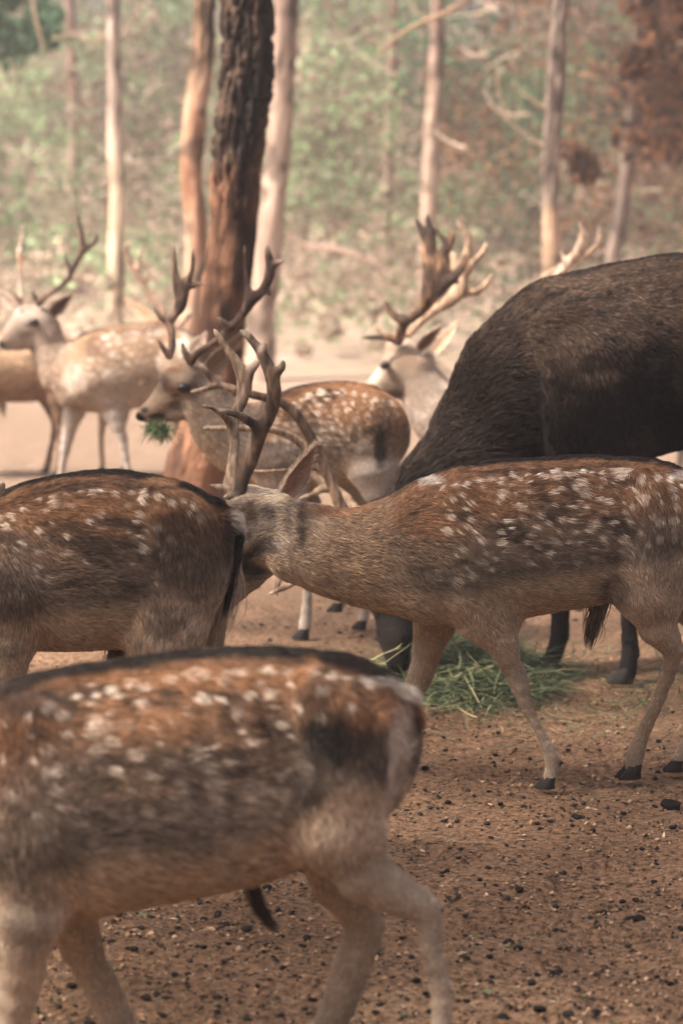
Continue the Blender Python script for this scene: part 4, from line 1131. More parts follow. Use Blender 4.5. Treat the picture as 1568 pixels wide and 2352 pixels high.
d.antlers.append(dict(label='far antler', bias=.1, lines=[
    Z6([(1000, 1150, 40, -.02), (880, 1040, 36, .0), (760, 900, 32, .03), (640, 830, 28, .05), (560, 760, 28, .06), (540, 660, 27, .06), (500, 570, 27, .06), (420, 495, 26, .05), (320, 440, 24, .03), (200, 410, 22, .0), (0, 405, 20, -.02), (-80, 405, 18, -.03), (-200, 406, 14, -.04), (-270, 403, 7, -.05)]),
    Z6([(690, 850, 28, .04), (600, 850, 22, .04), (530, 890, 16, .04), (440, 920, 8, .04)]),
    Z6([(960, 1160, 30, -.02), (700, 1280, 22, -.05), (480, 1350, 20, -.08), (345, 1440, 19, -.1), (288, 1510, 17, -.11), (272, 1570, 14, -.12), (272, 1645, 5, -.12)])]))
d.ears.append(((935, 1225, -.2), (1020, 1200, -.28), 60, (-.3, -.9, -.2), (.08, .06, .05), (.06, .045, .037), 500))
d.eyes.append((866, 1310, -.22, 9))
d.marks += [(1330, 660, 120, 30, (0.16, 0.11, 0.08), .5), (1450, 740, 120, 70, (0.14, 0.1, 0.075), .5), (908, 1520, 40, 30, (0.015, 0.013, 0.013), .8), (1370, 860, 60, 20, (0.19, 0.135, 0.10), .5), (1350, 830, 14, 34, (0.025, 0.02, 0.018), .7), (1150, 800, 40, 90, (0.04, 0.03, 0.025), .6)]  # lighter back and shoulder, dark groove: sheen and shade painted on the coat
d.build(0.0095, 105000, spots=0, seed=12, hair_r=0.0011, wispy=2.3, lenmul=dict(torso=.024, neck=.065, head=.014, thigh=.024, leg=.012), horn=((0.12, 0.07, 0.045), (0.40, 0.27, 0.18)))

# --- buck with grass in its mouth
d = Animal('fallow_deer', 'spotted buck behind with a tuft of green grass in its mouth', 10.5, LITE)
d.torso([(615, 950, 1130, .05), (660, 912, 1130, .03), (720, 889, 1116), (780, 883, 1102, -.03), (828, 890, 1096, -.05), (846, 904, 1090, -.06)], sy=.85)
d.chain([(470, 925, 60, -.02), (505, 975, 68), (545, 1005, 80, .02), (600, 1020, 100, .04)], 'neck', .04, .65, 1, .1)
d.chain([(322, 957, 12), (334, 950, 19), (356, 938, 25), (385, 912, 34), (412, 888, 44), (440, 874, 46), (470, 905, 56)], 'head', .02, .72)
d.chain([(345, 968, 8), (365, 962, 11), (400, 945, 25), (440, 925, 42)], 'head', .015, .65)
d.chain([(395, 870, 30, -.05), (425, 878, 20, -.08), (440, 885, 16, -.08)], 'head', .02, .6)
d.leg([(640, 1060, 75, -.10), (660, 1150, 44, -.10), (690, 1240, 27, -.1), (704, 1310, 16, -.1), (706, 1370, 11.5, -.1), (703, 1420, 15, -.1), (700, 1444, 14, -.1)], thigh=1)
d.leg([(650, 1070, 70, .10), (700, 1160, 38, .10), (740, 1250, 24, .1), (790, 1330, 15, .1), (795, 1365, 12, .1), (778, 1392, 13, .1)], thigh=1, ground=False)
d.leg([(850, 980, 80, -.14), (858, 1080, 58, -.14), (885, 1160, 30, -.14), (915, 1230, 17, -.14), (905, 1330, 12, -.14), (895, 1420, 15, -.14), (888, 1445, 13, -.14)], thigh=1)
d.leg([(800, 1000, 80, .08), (800, 1090, 44, .10), (825, 1140, 24, .1), (862, 1190, 16, .1), (850, 1280, 12, .1), (840, 1370, 14, .1), (833, 1400, 12, .1)], thigh=1)
d.chain([(880, 930, 20, -.1), (893, 960, 14, -.12), (880, 1030, 8, -.13)], 'torso', .02, .8)
d.antlers.append(dict(label='near antler', bias=-.12, lines=[
    Z3([(625, 1175, 34, -.05), (680, 1100, 28, -.07), (780, 1030, 26, -.09), (880, 960, 26, -.11), (960, 880, 30, -.13), (1050, 800, 32, -.14), (1130, 690, 34, -.15), (1190, 590, 46, -.16), (1270, 530, 34, -.17), (1330, 430, 36, -.18), (1360, 310, 38, -.18), (1340, 200, 26, -.18), (1325, 95, 12, -.18)]),
    Z3([(1160, 600, 40, -.16), (1150, 480, 24, -.16), (1130, 330, 17, -.16), (1118, 85, 9, -.16)]),
    Z3([(1370, 280, 30, -.18), (1420, 262, 16, -.19), (1482, 238, 7, -.2)]), Z3([(1320, 490, 24, -.17), (1345, 530, 12, -.17), (1357, 560, 6, -.17)]),
    Z3([(965, 860, 30, -.13), (920, 800, 20, -.14), (862, 765, 9, -.15)]), Z3([(620, 1150, 30, -.05), (570, 1080, 20, -.06), (548, 985, 8, -.07)])]))
d.antlers.append(dict(label='far antler', bias=.02, lines=[
    Z3([(430, 1120, 32, .06), (455, 1020, 30, .08), (450, 900, 30, .1), (430, 800, 32, .12), (480, 740, 30, .13), (530, 650, 48, .14), (545, 540, 56, .15), (560, 460, 44, .15), (620, 380, 20, .15), (645, 250, 15, .15), (638, 105, 7, .15)]),
    Z3([(515, 520, 46, .15), (490, 400, 26, .15), (475, 250, 17, .15), (466, 70, 7, .15)]), Z3([(580, 480, 36, .15), (670, 462, 15, .15), (765, 440, 6, .15)]),
    Z3([(430, 800, 26, .12), (350, 760, 18, .11), (280, 662, 8, .1)]), Z3([(425, 1110, 26, .06), (370, 1040, 18, .05), (322, 950, 8, .04)])]))
d.ears.append(((478, 852, -.08), (556, 770, -.12), 46, (.2, -1, -.3), (.4, .3, .23), (.34, .26, .2), 900))
d.ears.append(((446, 812, .08), (472, 766, .1), 42, (-.4, -.8, .3), (.55, .42, .33), (.62, .5, .4), 700))
d.eyes.append((423, 891, -.092, 12.5))
d.marks += [(423, 891, 18, 12, (0.03, 0.022, 0.02), .9), (404, 908, 12, 6, (0.03, 0.022, 0.02), .7), (398, 838, 22, 20, (0.38, 0.2, 0.11), .8), (370, 880, 22, 30, (0.13, 0.1, 0.085), .7), (320, 962, 12, 14, (0.012, 0.011, 0.011), 1), (332, 942, 11, 9, (0.02, 0.018, 0.017), .9),
            (360, 955, 22, 6, (0.04, 0.03, 0.027), .85), (412, 935, 34, 20, (0.085, 0.07, 0.062), .75), (415, 870, 26, 7, (0.5, 0.39, 0.29), .7), (455, 880, 20, 16, (0.08, 0.066, 0.06), .6), (350, 972, 14, 7, (0.6, 0.5, 0.42), .8),
            (450, 990, 40, 14, (0.5, 0.4, 0.28), .7), (880, 960, 22, 40, (0.16, 0.09, 0.06), .75), (872, 1030, 16, 50, (0.05, 0.038, 0.033), .85), (910, 1000, 16, 60, (0.36, 0.22, 0.14), .5), (560, 1000, 40, 60, (0.40, 0.33, 0.27), .5), (600, 960, 26, 26, (0.12, 0.09, 0.075), .7), (640, 1040, 60, 40, (0.34, 0.28, 0.23), .5)]
d.build(0.0075, 48000, spots=130, spot_r=6, seed=21, hair_r=0.0010, fur_scale=0.85, horn=((0.07, 0.04, 0.027), (0.28, 0.175, 0.12)))

# --- white-faced buck with palmed antlers
d = Animal('fallow_deer', 'pale cream-faced buck with broad palmed antlers behind the dark stag', 12.5, CREAM)
d.torso([(1095, 890, 1085), (1150, 862, 1080), (1230, 850, 1065), (1310, 846, 1055), (1390, 852, 1045), (1440, 870, 1030)])
d.chain([(955, 862, 50), (975, 898, 56), (1003, 940, 70), (1045, 985, 92)], 'neck', .04, .65, 1, .1)
d.chain([(826, 912, 14), (845, 902, 19), (868, 888, 26), (895, 868, 37), (918, 842, 44), (945, 848, 48), (965, 880, 50)], 'head', .02, .72)
d.chain([(850, 916, 11), (880, 900, 22), (915, 880, 36), (935, 865, 42)], 'head', .02, .66)
d.chain([(905, 800, 22), (930, 808, 30), (960, 830, 40)], 'head', .02, .9)
d.leg([(1110, 1000, 72, -.1), (1110, 1090, 40, -.1), (1112, 1160, 24, -.1), (1112, 1230, 12, -.1), (1108, 1265, 14, -.1)], thigh=1)
d.leg([(1120, 1000, 70, .1), (1150, 1090, 38, .1), (1160, 1160, 22, .1), (1170, 1225, 12, .1), (1165, 1250, 14, .1)], thigh=1)
d.leg([(1430, 960, 80, -.1), (1440, 1070, 42, -.1), (1470, 1140, 20, -.1), (1465, 1220, 13, -.1), (1458, 1262, 14, -.1)], thigh=1)
d.leg([(1420, 960, 80, .1), (1410, 1070, 42, .1), (1440, 1135, 20, .1), (1430, 1210, 13, .1), (1424, 1248, 14, .1)], thigh=1)
palm = [Z4([(500, 1310, 46, -.06), (535, 1200, 40, -.08), (575, 1100, 40, -.1), (670, 1055, 36, -.12), (750, 980, 44, -.14), (800, 880, 66, -.16), (830, 760, 78, -.17), (830, 620, 70, -.18), (810, 460, 56, -.18), (815, 330, 44, -.18), (805, 220, 28, -.18), (785, 60, 10, -.18)]),
        Z4([(800, 860, 50, -.16), (795, 600, 40, -.18), (785, 350, 36, -.18), (730, 220, 22, -.18), (672, 100, 9, -.18)]),
        Z4([(850, 800, 66, -.17), (900, 640, 62, -.18), (910, 500, 46, -.18), (970, 400, 34, -.18), (1020, 310, 24, -.18), (1028, 212, 12, -.18)]),
        Z4([(950, 430, 26, -.18), (985, 360, 18, -.18), (930, 290, 16, -.18), (870, 205, 8, -.18)]),
        Z4([(870, 820, 66, -.17), (960, 720, 60, -.18), (1040, 680, 38, -.18), (1110, 600, 26, -.18), (1150, 520, 19, -.18), (1155, 455, 9, -.18)]),
        Z4([(960, 640, 36, -.18), (965, 560, 26, -.18), (975, 480, 24, -.18)]), Z4([(1030, 710, 30, -.18), (1105, 737, 8, -.18)]),
        Z4([(480, 1290, 34, -.06), (400, 1265, 24, -.07), (280, 1268, 16, -.08), (150, 1270, 6, -.09)]),
        Z4([(580, 1100, 38, -.1), (490, 1075, 26, -.1), (420, 1000, 20, -.1), (370, 908, 8, -.1)])]
d.antlers.append(dict(label='dark near antler with a broad palm', bias=-.1, sy=.55, k=.016, lines=palm, tips=False, horn=((0.055, 0.03, 0.02), (0.34, 0.185, 0.10))))
d.antlers.append(dict(label='pale far antler', bias=.1, sy=.6, k=.014, lines=[
    Z4([(600, 1240, 40, .06), (680, 1160, 32, .08), (780, 1070, 32, .1), (900, 980, 40, .12), (1020, 900, 56, .14), (1100, 800, 60, .15), (1130, 680, 50, .16), (1190, 580, 34, .16), (1280, 490, 24, .16), (1345, 420, 20, .16), (1357, 345, 9, .16)]),
    Z4([(1080, 850, 50, .15), (1170, 830, 34, .16), (1280, 815, 26, .16), (1370, 745, 20, .16), (1425, 645, 9, .16)]), Z4([(1280, 820, 20, .16), (1290, 855, 8, .16)]),
    Z4([(1110, 720, 44, .16), (1150, 560, 44, .16), (1185, 420, 32, .16), (1185, 300, 26, .16), (1140, 220, 20, .16), (1070, 130, 8, .16)]), Z4([(1190, 290, 18, .16), (1222, 212, 7, .16)]),
    Z4([(1080, 640, 50, .16), (1060, 540, 40, .16), (1040, 460, 26, .16)]), Z4([(690, 1060, 14, .1), (650, 980, 10, .1), (605, 890, 5, .1)]), Z4([(480, 1280, 14, .06), (330, 1220, 10, .06), (285, 1160, 5, .06)])],
    tips=False, horn=((0.22, 0.13, 0.08), (0.46, 0.31, 0.21))))
d.ears.append(((962, 804, -.06), (1016, 747, -.09), 32, (.1, -1, 0.2), (.22, .12, .075), (.66, .54, .45), 700))
d.ears.append(((998, 806, .08), (1050, 741, .1), 34, (-.5, -.8, 0.2), (.55, .38, .27), (.72, .58, .46), 500))
d.eyes.append((884, 840, -.068, 9.5))
d.marks += [(884, 840, 15, 10, (0.10, 0.06, 0.04), .9), (900, 905, 36, 15, (0.09, 0.065, 0.055), .85), (940, 830, 26, 22, (0.38, 0.24, 0.16), .6), (905, 800, 18, 12, (0.45, 0.3, 0.2), .5), (1000, 830, 30, 24, (0.8, 0.7, 0.6), .6), (860, 862, 16, 26, (0.76, 0.68, 0.6), .7), (960, 900, 30, 50, (0.44, 0.34, 0.27), .5)]  # brightest marks on nape and face front paint in the top light
d.build(0.0075, 26000, spots=40, spot_r=6, seed=33, hair_r=0.0011, fur_scale=.8)

# --- pale deer at the left looking left
d = Animal('fallow_deer', 'pale spotted buck at the back left, whole body seen, head turned left', 14.4, PALE)
d.torso([(190, 795, 940), (218, 768, 946), (260, 753, 943), (310, 748, 930), (360, 746, 918), (398, 752, 905)])
d.chain([(100, 770, 40), (122, 815, 44), (145, 850, 56), (178, 870, 72)], 'neck', .035, .65, 1, .1)
d.chain([(6, 792, 11, -.04), (22, 776, 20, -.035), (42, 760, 30, -.02), (66, 742, 40), (92, 742, 40), (105, 765, 40)], 'head', .02, .8)
d.chain([(14, 800, 9, -.04), (40, 786, 20, -.03), (80, 772, 34)], 'head', .02, .7)
d.leg([(215, 880, 56, -.1), (262, 950, 26, -.1), (281, 1000, 14, -.1), (289, 1045, 9, -.1), (300, 1090, 8, -.1), (306, 1115, 10, -.1), (303, 1128, 9, -.1)], thigh=1)
d.leg([(185, 880, 54, .1), (172, 945, 26, .1), (161, 985, 18, .1), (151, 1031, 13, .1), (140, 1090, 8, .1), (134, 1116, 9, .1), (130, 1128, 8, .1)], thigh=1)
d.leg([(420, 840, 58, -.1), (425, 930, 30, -.1), (448, 990, 13, -.1), (442, 1060, 9, -.1), (436, 1115, 10, -.1), (432, 1130, 9, -.1)], thigh=1)
d.leg([(410, 840, 58, .1), (408, 930, 30, .1), (430, 985, 13, .1), (420, 1050, 9, .1), (412, 1105, 10, .1), (408, 1118, 9, .1)], thigh=1)
d.antlers.append(dict(label='near antler', vox=.005, bias=-.1, lines=[
    Z2([(555, 1370, 44, -.05), (610, 1300, 30, -.07), (750, 1200, 28, -.1), (880, 1105, 28, -.13), (985, 990, 30, -.15), (1040, 880, 30, -.16), (1110, 740, 32, -.18), (1175, 600, 46, -.2), (1160, 450, 36, -.2), (1140, 280, 30, -.2), (1105, 85, 12, -.2)]),
    Z2([(1180, 590, 44, -.2), (1260, 550, 26, -.2), (1330, 510, 20, -.2), (1378, 440, 17, -.2), (1378, 355, 8, -.2)]), Z2([(1010, 910, 28, -.16), (980, 820, 22, -.16), (912, 670, 12, -.16)]), Z2([(540, 1330, 34, -.05), (490, 1250, 20, -.06), (458, 1180, 9, -.07)])],
    tips=False, horn=((0.065, 0.036, 0.024), (0.22, 0.13, 0.088))))
d.antlers.append(dict(label='far antler', vox=.005, lines=[
    Z2([(300, 1340, 34, .02), (305, 1200, 28, .04), (295, 980, 28, .06), (290, 760, 34, .08), (285, 640, 38, .09), (310, 480, 24, .1), (330, 215, 8, .1)]), Z2([(320, 730, 24, .08), (370, 690, 14, .08), (420, 660, 8, .08)]),
    Z2([(280, 1330, 26, .0), (190, 1230, 18, -.02), (118, 1115, 9, -.03)])], horn=((0.3, 0.16, 0.1), (0.55, 0.4, 0.32))))
d.ears.append(((120, 722, -.05), (167, 676, -.08), 36, (.1, -1, .1), (.10, .065, .05), (.42, .30, .23), 500))
d.ears.append(((36, 706, .05), (0, 668, .08), 26, (-.1, -1, .1), (.40, .3, .24), (.62, .5, .42), 400))
d.eyes.append((79, 740, -.075, 9.5))
d.marks += [(79, 740, 14, 9, (0.05, 0.035, 0.03), .9), (66, 748, 8, 5, (.06, .04, .03), .8), (4, 792, 9, 11, (0.012, 0.011, 0.011), 1), (50, 714, 12, 8, (0.17, 0.11, 0.09), .8), (68, 706, 14, 6, (0.36, 0.24, 0.17), .6), (40, 705, 8, 20, (0.74, 0.66, 0.6), .6), (36, 752, 14, 16, (0.36, 0.26, 0.21), .6), (14, 772, 12, 10, (0.36, 0.22, 0.15), .6), (60, 756, 8, 5, (.75, .66, .58), .6),
            (75, 806, 14, 12, (0.16, 0.10, 0.07), .6), (215, 800, 18, 24, (0.20, 0.115, 0.075), .8), (120, 850, 34, 40, (0.36, 0.24, 0.17), .4), (170, 870, 30, 34, (0.62, 0.52, 0.45), .5), (190, 925, 40, 16, (.3, .19, .12), .5), (230, 936, 60, 14, (.36, .22, .14), .5), (296, 770, 14, 6, (.25, .17, .13), .6)]
d.build(0.0085, 26000, spots=60, spot_r=6, seed=44, hair_r=0.0013, fur_scale=.85)

# --- plain tan deer cut by the left edge
d = Animal('fallow_deer', 'plain tan deer at the far left edge, mostly hidden behind the pale spotted buck', 15.6, TAN)
d.torso([(-120, 800, 915), (-60, 775, 918), (0, 768, 920), (60, 763, 920), (110, 762, 912), (140, 772, 895)])
d.chain([(-230, 740, 34), (-200, 790, 40), (-150, 840, 56), (-110, 850, 58)], 'neck', .035, .65)
d.chain([(-320, 760, 10), (-290, 745, 20), (-255, 725, 34), (-230, 735, 36)], 'head', .02, .75)
d.leg([(140, 840, 46, -.1), (132, 920, 22, -.1), (140, 985, 10.5, -.1), (138, 1030, 8, -.1), (134, 1075, 9, -.1), (130, 1090, 8, -.1)], thigh=1)
d.leg([(120, 840, 46, .1), (110, 915, 22, .1), (128, 970, 10, .1), (118, 1030, 8, .1), (112, 1062, 9, .1), (108, 1074, 8, .1)], thigh=1)
d.leg([(-110, 860, 46, -.1), (-118, 940, 20, -.1), (-118, 1000, 10, -.1), (-118, 1070, 9, -.1), (-122, 1090, 8, -.1)], thigh=1)
d.leg([(-100, 860, 46, .1), (-80, 940, 20, .1), (-76, 1000, 10, .1), (-70, 1060, 9, .1), (-74, 1074, 8, .1)], thigh=1)
d.antlers.append(dict(vox=.006, lines=[[(-245, 700, 7, -.05), (-220, 650, 6, -.1), (-190, 600, 6, -.15), (-200, 540, 3, -.15)]]))
d.antlers.append(dict(vox=.006, lines=[[(-245, 700, 7, .05), (-220, 650, 6, .1), (-190, 600, 6, .15), (-200, 540, 3, .15)]]))
d.ears.append(((-225, 705, -.05), (-190, 670, -.08), 26, (.1, -1, .1), (.3, .2, .15), (.5, .35, .25), 100))
d.eyes.append((-262, 728, -.075, 8))
d.tufts.append(([(3, 915, 0), (7, 935, 0), (10, 966, 0)], 90, 0.008, (0.22, 0.12, 0.07)))
d.build(0.0095, 12000, seed=55, hair_r=0.0014, fur_scale=.8, body_noise=.4)

# --- buck hidden behind the pale one: ear and antler show
d = Animal('fallow_deer', 'deer hidden behind the pale spotted buck, only an ear and antler showing', 15.5, dict(TAN, leg=(.55, .40, .28)), yaw=0.0)
d.facing = -1.0
d.torso([(255, 800, 900, .25), (280, 785, 905, .15), (310, 778, 905, .05), (335, 780, 905, -.1), (355, 790, 900, -.2)][::-1], sy=1.1)
d.chain([(385, 770, 26, -.3), (372, 800, 34, -.28), (355, 840, 44, -.2)], 'neck', .035, .8)
d.chain([(412, 800, 9, -.4), (405, 785, 16, -.38), (392, 768, 24, -.34), (380, 766, 26, -.3)], 'head', .02, .8)
d.leg([(370, 860, 36, -.28), (392, 930, 18, -.28), (398, 985, 9, -.28), (398, 1050, 8, -.28), (396, 1080, 8, -.28)], thigh=1)
d.leg([(375, 860, 36, -.12), (400, 930, 18, -.12), (412, 985, 9, -.12), (410, 1050, 8, -.12), (412, 1074, 8, -.12)], thigh=1)
d.leg([(250, 850, 40, .2), (245, 930, 20, .2), (233, 990, 9, .2), (234, 1040, 7.5, .2), (236, 1066, 8, .2)], thigh=1)
d.leg([(285, 850, 40, .32), (285, 930, 20, .32), (280, 985, 9, .32), (286, 1036, 7, .32), (292, 1058, 8, .32)], thigh=1)
d.antlers.append(dict(vox=.0055, bias=-.02, lines=[
    Z3([(390, 900, 26, -.3), (375, 720, 26, -.3), (330, 640, 24, -.28), (250, 550, 22, -.26), (180, 420, 24, -.24), (125, 330, 26, -.22), (55, 225, 20, -.2), (35, 130, 16, -.2), (85, 72, 8, -.2)]), Z3([(145, 340, 20, -.23), (152, 230, 13, -.23), (190, 112, 7, -.23)]), Z3([(220, 440, 14, -.24), (245, 360, 8, -.24), (260, 310, 4, -.24)])],
    horn=((0.22, 0.12, 0.08), (0.5, 0.36, 0.28))))
d.antlers.append(dict(vox=.0055, lines=[Z3([(480, 900, 24, -.36), (560, 800, 22, -.38), (600, 740, 18, -.4), (640, 700, 8, -.4)])], horn=((0.22, 0.12, 0.08), (0.5, 0.36, 0.28))))
d.ears.append(((358, 745, -.3), (290, 688, -.24), 30, (-.1, -1, .1), (.56, .36, .25), (.62, .40, .27), 300))
d.eyes.append((402, 772, -.44, 7))
d.build(0.0095, 6000, seed=66, hair_r=0.0014, fur_scale=.8, body_noise=.4)

# --- buck hidden behind the stag: one antler shows
d = Animal('fallow_deer', 'deer hidden behind the back of the dark stag, only its pale antlers showing', 14.4, PALE)
d.torso([(1340, 790, 930), (1390, 770, 935), (1450, 762, 930), (1510, 760, 920), (1560, 765, 905)])
d.chain([(1275, 735, 38), (1300, 775, 44), (1335, 820, 60)], 'neck', .035, .65)
d.chain([(1215, 770, 11), (1230, 756, 19), (1250, 730, 30), (1272, 715, 36)], 'head', .02, .75)
d.leg([(1345, 880, 52, -.1), (1345, 950, 26, -.1), (1342, 1020, 12, -.1), (1340, 1110, 9, -.1), (1336, 1130, 9, -.1)], thigh=1)
d.leg([(1350, 880, 52, .1), (1370, 950, 26, .1), (1372, 1020, 12, .1), (1374, 1105, 9, .1), (1370, 1118, 9, .1)], thigh=1)
d.leg([(1560, 860, 56, -.1), (1562, 940, 28, -.1), (1585, 1000, 12, -.1), (1578, 1110, 9, -.1), (1573, 1130, 9, -.1)], thigh=1)
d.leg([(1550, 860, 56, .1), (1545, 940, 28, .1), (1566, 995, 12, .1), (1556, 1100, 9, .1), (1550, 1118, 9, .1)], thigh=1)
hp = ((0.5, 0.32, 0.2), (0.74, 0.55, 0.42))
d.antlers.append(dict(vox=.005, horn=hp, lines=[
    RB([(950, 1350, 22, -.05), (985, 1275, 20, -.07), (1040, 1210, 20, -.1), (1090, 1150, 22, -.12), (1108, 1090, 17, -.12), (1095, 1025, 7, -.12)]), RB([(1070, 1185, 18, -.11), (1130, 1165, 16, -.12), (1175, 1120, 12, -.12), (1185, 1045, 7, -.12)]), RB([(1030, 1205, 12, -.1), (1005, 1155, 6, -.1)]), RB([(1110, 1130, 12, -.12), (1130, 1080, 6, -.12)])]))
d.antlers.append(dict(vox=.005, horn=hp, lines=[RB([(935, 1350, 20, .06), (930, 1290, 18, .08), (950, 1262, 16, .1), (1000, 1235, 14, .14), (1025, 1205, 9, .16)])]))
d.ears.append(((1290, 700, -.05), (1325, 668, -.08), 30, (.1, -1, .1), (.3, .2, .15), (.55, .42, .33), 100))
d.eyes.append((1252, 722, -.075, 8))
d.build(0.0095, 5000, spots=30, spot_r=6, seed=77, hair_r=0.0014, fur_scale=.8)
# ------------------------------------------------------------------ hay, grass, droppings, litter
def blades(C, Ldir, L, W, r, droop=0.4):
    """curved ribbons: C roots, Ldir unit directions, L lengths, W widths -> V, F"""
    n = len(C); ns = 4
    t = np.linspace(0, 1, ns + 1)
    side = np.cross(Ldir, np.array([0, 0, 1.0]) + r.normal(0, 0.3, (n, 3))); side /= np.maximum(np.linalg.norm(side, axis=1), 1e-6)[:, None]
    cv = r.normal(0, 0.28, (n, 3)); cv[:, 2] -= droop
    p = C[:, None, :] + Ldir[:, None, :] * (L[:, None] * t)[:, :, None] + cv[:, None, :] * (L[:, None] * t ** 2)[:, :, None]
    w = W[:, None] * np.array([0.8, 1, 0.95, 0.7, 0.15])[None, :]
    V = np.stack([p - side[:, None, :] * w[:, :, None], p + side[:, None, :] * w[:, :, None]], 2)      # n, ns+1, 2, 3
    base = (np.arange(n) * (ns + 1) * 2)[:, None] + (np.arange(ns) * 2)[None, :]
    F = np.stack([base, base + 1, base + 3, base + 2], -1).reshape(-1, 4)
    return V.reshape(-1, 3), F, (ns + 1) * 2

HAYC = np.array([(0.075, 0.10, 0.05), (0.11, 0.135, 0.065), (0.045, 0.065, 0.037), (0.19, 0.20, 0.10), (0.42, 0.36, 0.19), (0.028, 0.04, 0.024)])
r = np.random.default_rng(91)
hc = at(1075, 1560, 9.7)
hc[2] = 0
n = 5200
ang = r.uniform(0, 2 * np.pi, n); rad = np.sqrt(r.random(n)) ** 1.15
C = np.stack([hc[0] + np.cos(ang) * rad * 0.31, hc[1] + np.sin(ang) * rad * 0.58, 0.005 + (0.115 * (1 - rad ** 1.6)) * r.random(n) ** 0.6 * (0.55 + 0.9 * vnoise(np.stack([ang * 2, rad * 3, 0 * ang], 1), 1.0))], 1)
a2 = r.uniform(0, 2 * np.pi, n)
Dd = np.stack([np.cos(a2), np.sin(a2) * .8, r.normal(0.12, 0.25, n)], 1); Dd /= np.linalg.norm(Dd, axis=1)[:, None]
V1, F1, k1 = blades(C, Dd, r.uniform(0.05, 0.20, n), r.uniform(0.0012, 0.0032, n), r)
c1 = HAYC[r.choice(6, n, p=[.22, .22, .2, .14, .08, .14])] * r.uniform(.7, 1.3, (n, 1))
# strewn stalks round about
m_ = 1500
an = r.uniform(0, 2 * np.pi, m_); rd = 0.35 + np.abs(r.normal(0, 0.45, m_))
C = np.stack([hc[0] + 0.15 + np.cos(an) * rd * 1.1, hc[1] - 0.25 + np.sin(an) * rd * 0.95, r.uniform(0.006, 0.02, m_)], 1)
a2 = r.uniform(0, 2 * np.pi, m_)
Dd = np.stack([np.cos(a2), np.sin(a2), r.normal(0.02, 0.05, m_)], 1)
V2, F2, k2 = blades(C, Dd, r.uniform(0.03, 0.13, m_), r.uniform(0.0012, 0.0026, m_), r, droop=0.02)
c2 = HAYC[r.choice(6, m_, p=[.25, .25, .18, .16, .1, .06])] * r.uniform(.7, 1.3, (m_, 1))
# a few long pale straws
lp = [((838, 1536), (905, 1478)), ((870, 1540), (950, 1483)), ((880, 1510), (945, 1492)), ((1010, 1500), (1120, 1560)), ((1060, 1440), (1075, 1520)), ((1100, 1455), (1095, 1500)), ((1200, 1500), (1240, 1515)), ((1210, 1590), (1300, 1585)),
      ((1275, 1575), (1390, 1605)), ((1320, 1420), (1420, 1410)), ((1400, 1628), (1480, 1616)), ((960, 1635), (1110, 1633)), ((1330, 1500), (1380, 1490)), ((1450, 1520), (1530, 1500)), ((960, 1690), (1010, 1675)), ((690, 1478), (815, 1480)), ((1530, 1625), (1560, 1640))]
P0, P1 = [], []
for (a, b_) in lp:
    ya, yb = ground_depth(a[1]), ground_depth(b_[1])
    q0, q1 = at(*a, ya), at(*b_, yb)
    if a[0] < 1130 and a[1] < 1545:
        q0 = at(*a, 9.0 + 0.1 * r.random()); q1 = at(*b_, 9.1 + 0.1 * r.random())
    P0.append(q0 + (0, 0, .012)); P1.append(q1 + (0, 0, .015))
P0, P1 = np.array(P0), np.array(P1)
L3 = np.linalg.norm(P1 - P0, axis=1)
V3, F3, k3 = blades(P0, (P1 - P0) / L3[:, None], L3, np.full(len(L3), 0.0026), r, droop=0.0)
c3 = np.tile((0.40, 0.38, 0.20), (len(L3), 1)) * r.uniform(.7, 1.2, (len(L3), 1))
V, F = join([(V1, F1), (V2, F2), (V3, F3)])
colr = np.vstack([np.repeat(c1, k1, 0), np.repeat(c2, k2, 0), np.repeat(c3, k3, 0)])
V[:, 2] = np.maximum(V[:, 2], 0.004)
o = new_obj('hay', mesh_np('hay', V - hc, F, True, colr, MAT['hay']), None, hc)
tag(o, 'heap of green hay strewn on the dirt under the mouth of the dark stag', 'hay', kind='stuff')

# grass in the buck's mouth
gc = at(367, 974, 10.47); n = 620
C = gc + r.normal(0, 1, (n, 3)) * np.array([0.022, 0.016, 0.012]) + np.array([0, 0, -0.016])
Dd = r.normal(0, 1, (n, 3)) * np.array([.8, .5, .6]) + np.array([-0.1, 0, -0.42]); Dd /= np.linalg.norm(Dd, axis=1)[:, None]
V, F, k = blades(C, Dd, r.uniform(0.015, 0.050, n), r.uniform(0.0012, 0.003, n), r, droop=0.12)
cc = np.array([(0.09, 0.17, 0.07), (0.15, 0.24, 0.10), (0.40, 0.43, 0.22), (0.045, 0.09, 0.045)])[r.integers(0, 4, n)]
o = new_obj('grass_tuft', mesh_np('grass_tuft', V - gc, F, True, np.repeat(cc, k, 0), MAT['hay']), None, gc)
tag(o, 'tuft of fresh green grass hanging from the mouth of the spotted buck', 'grass')

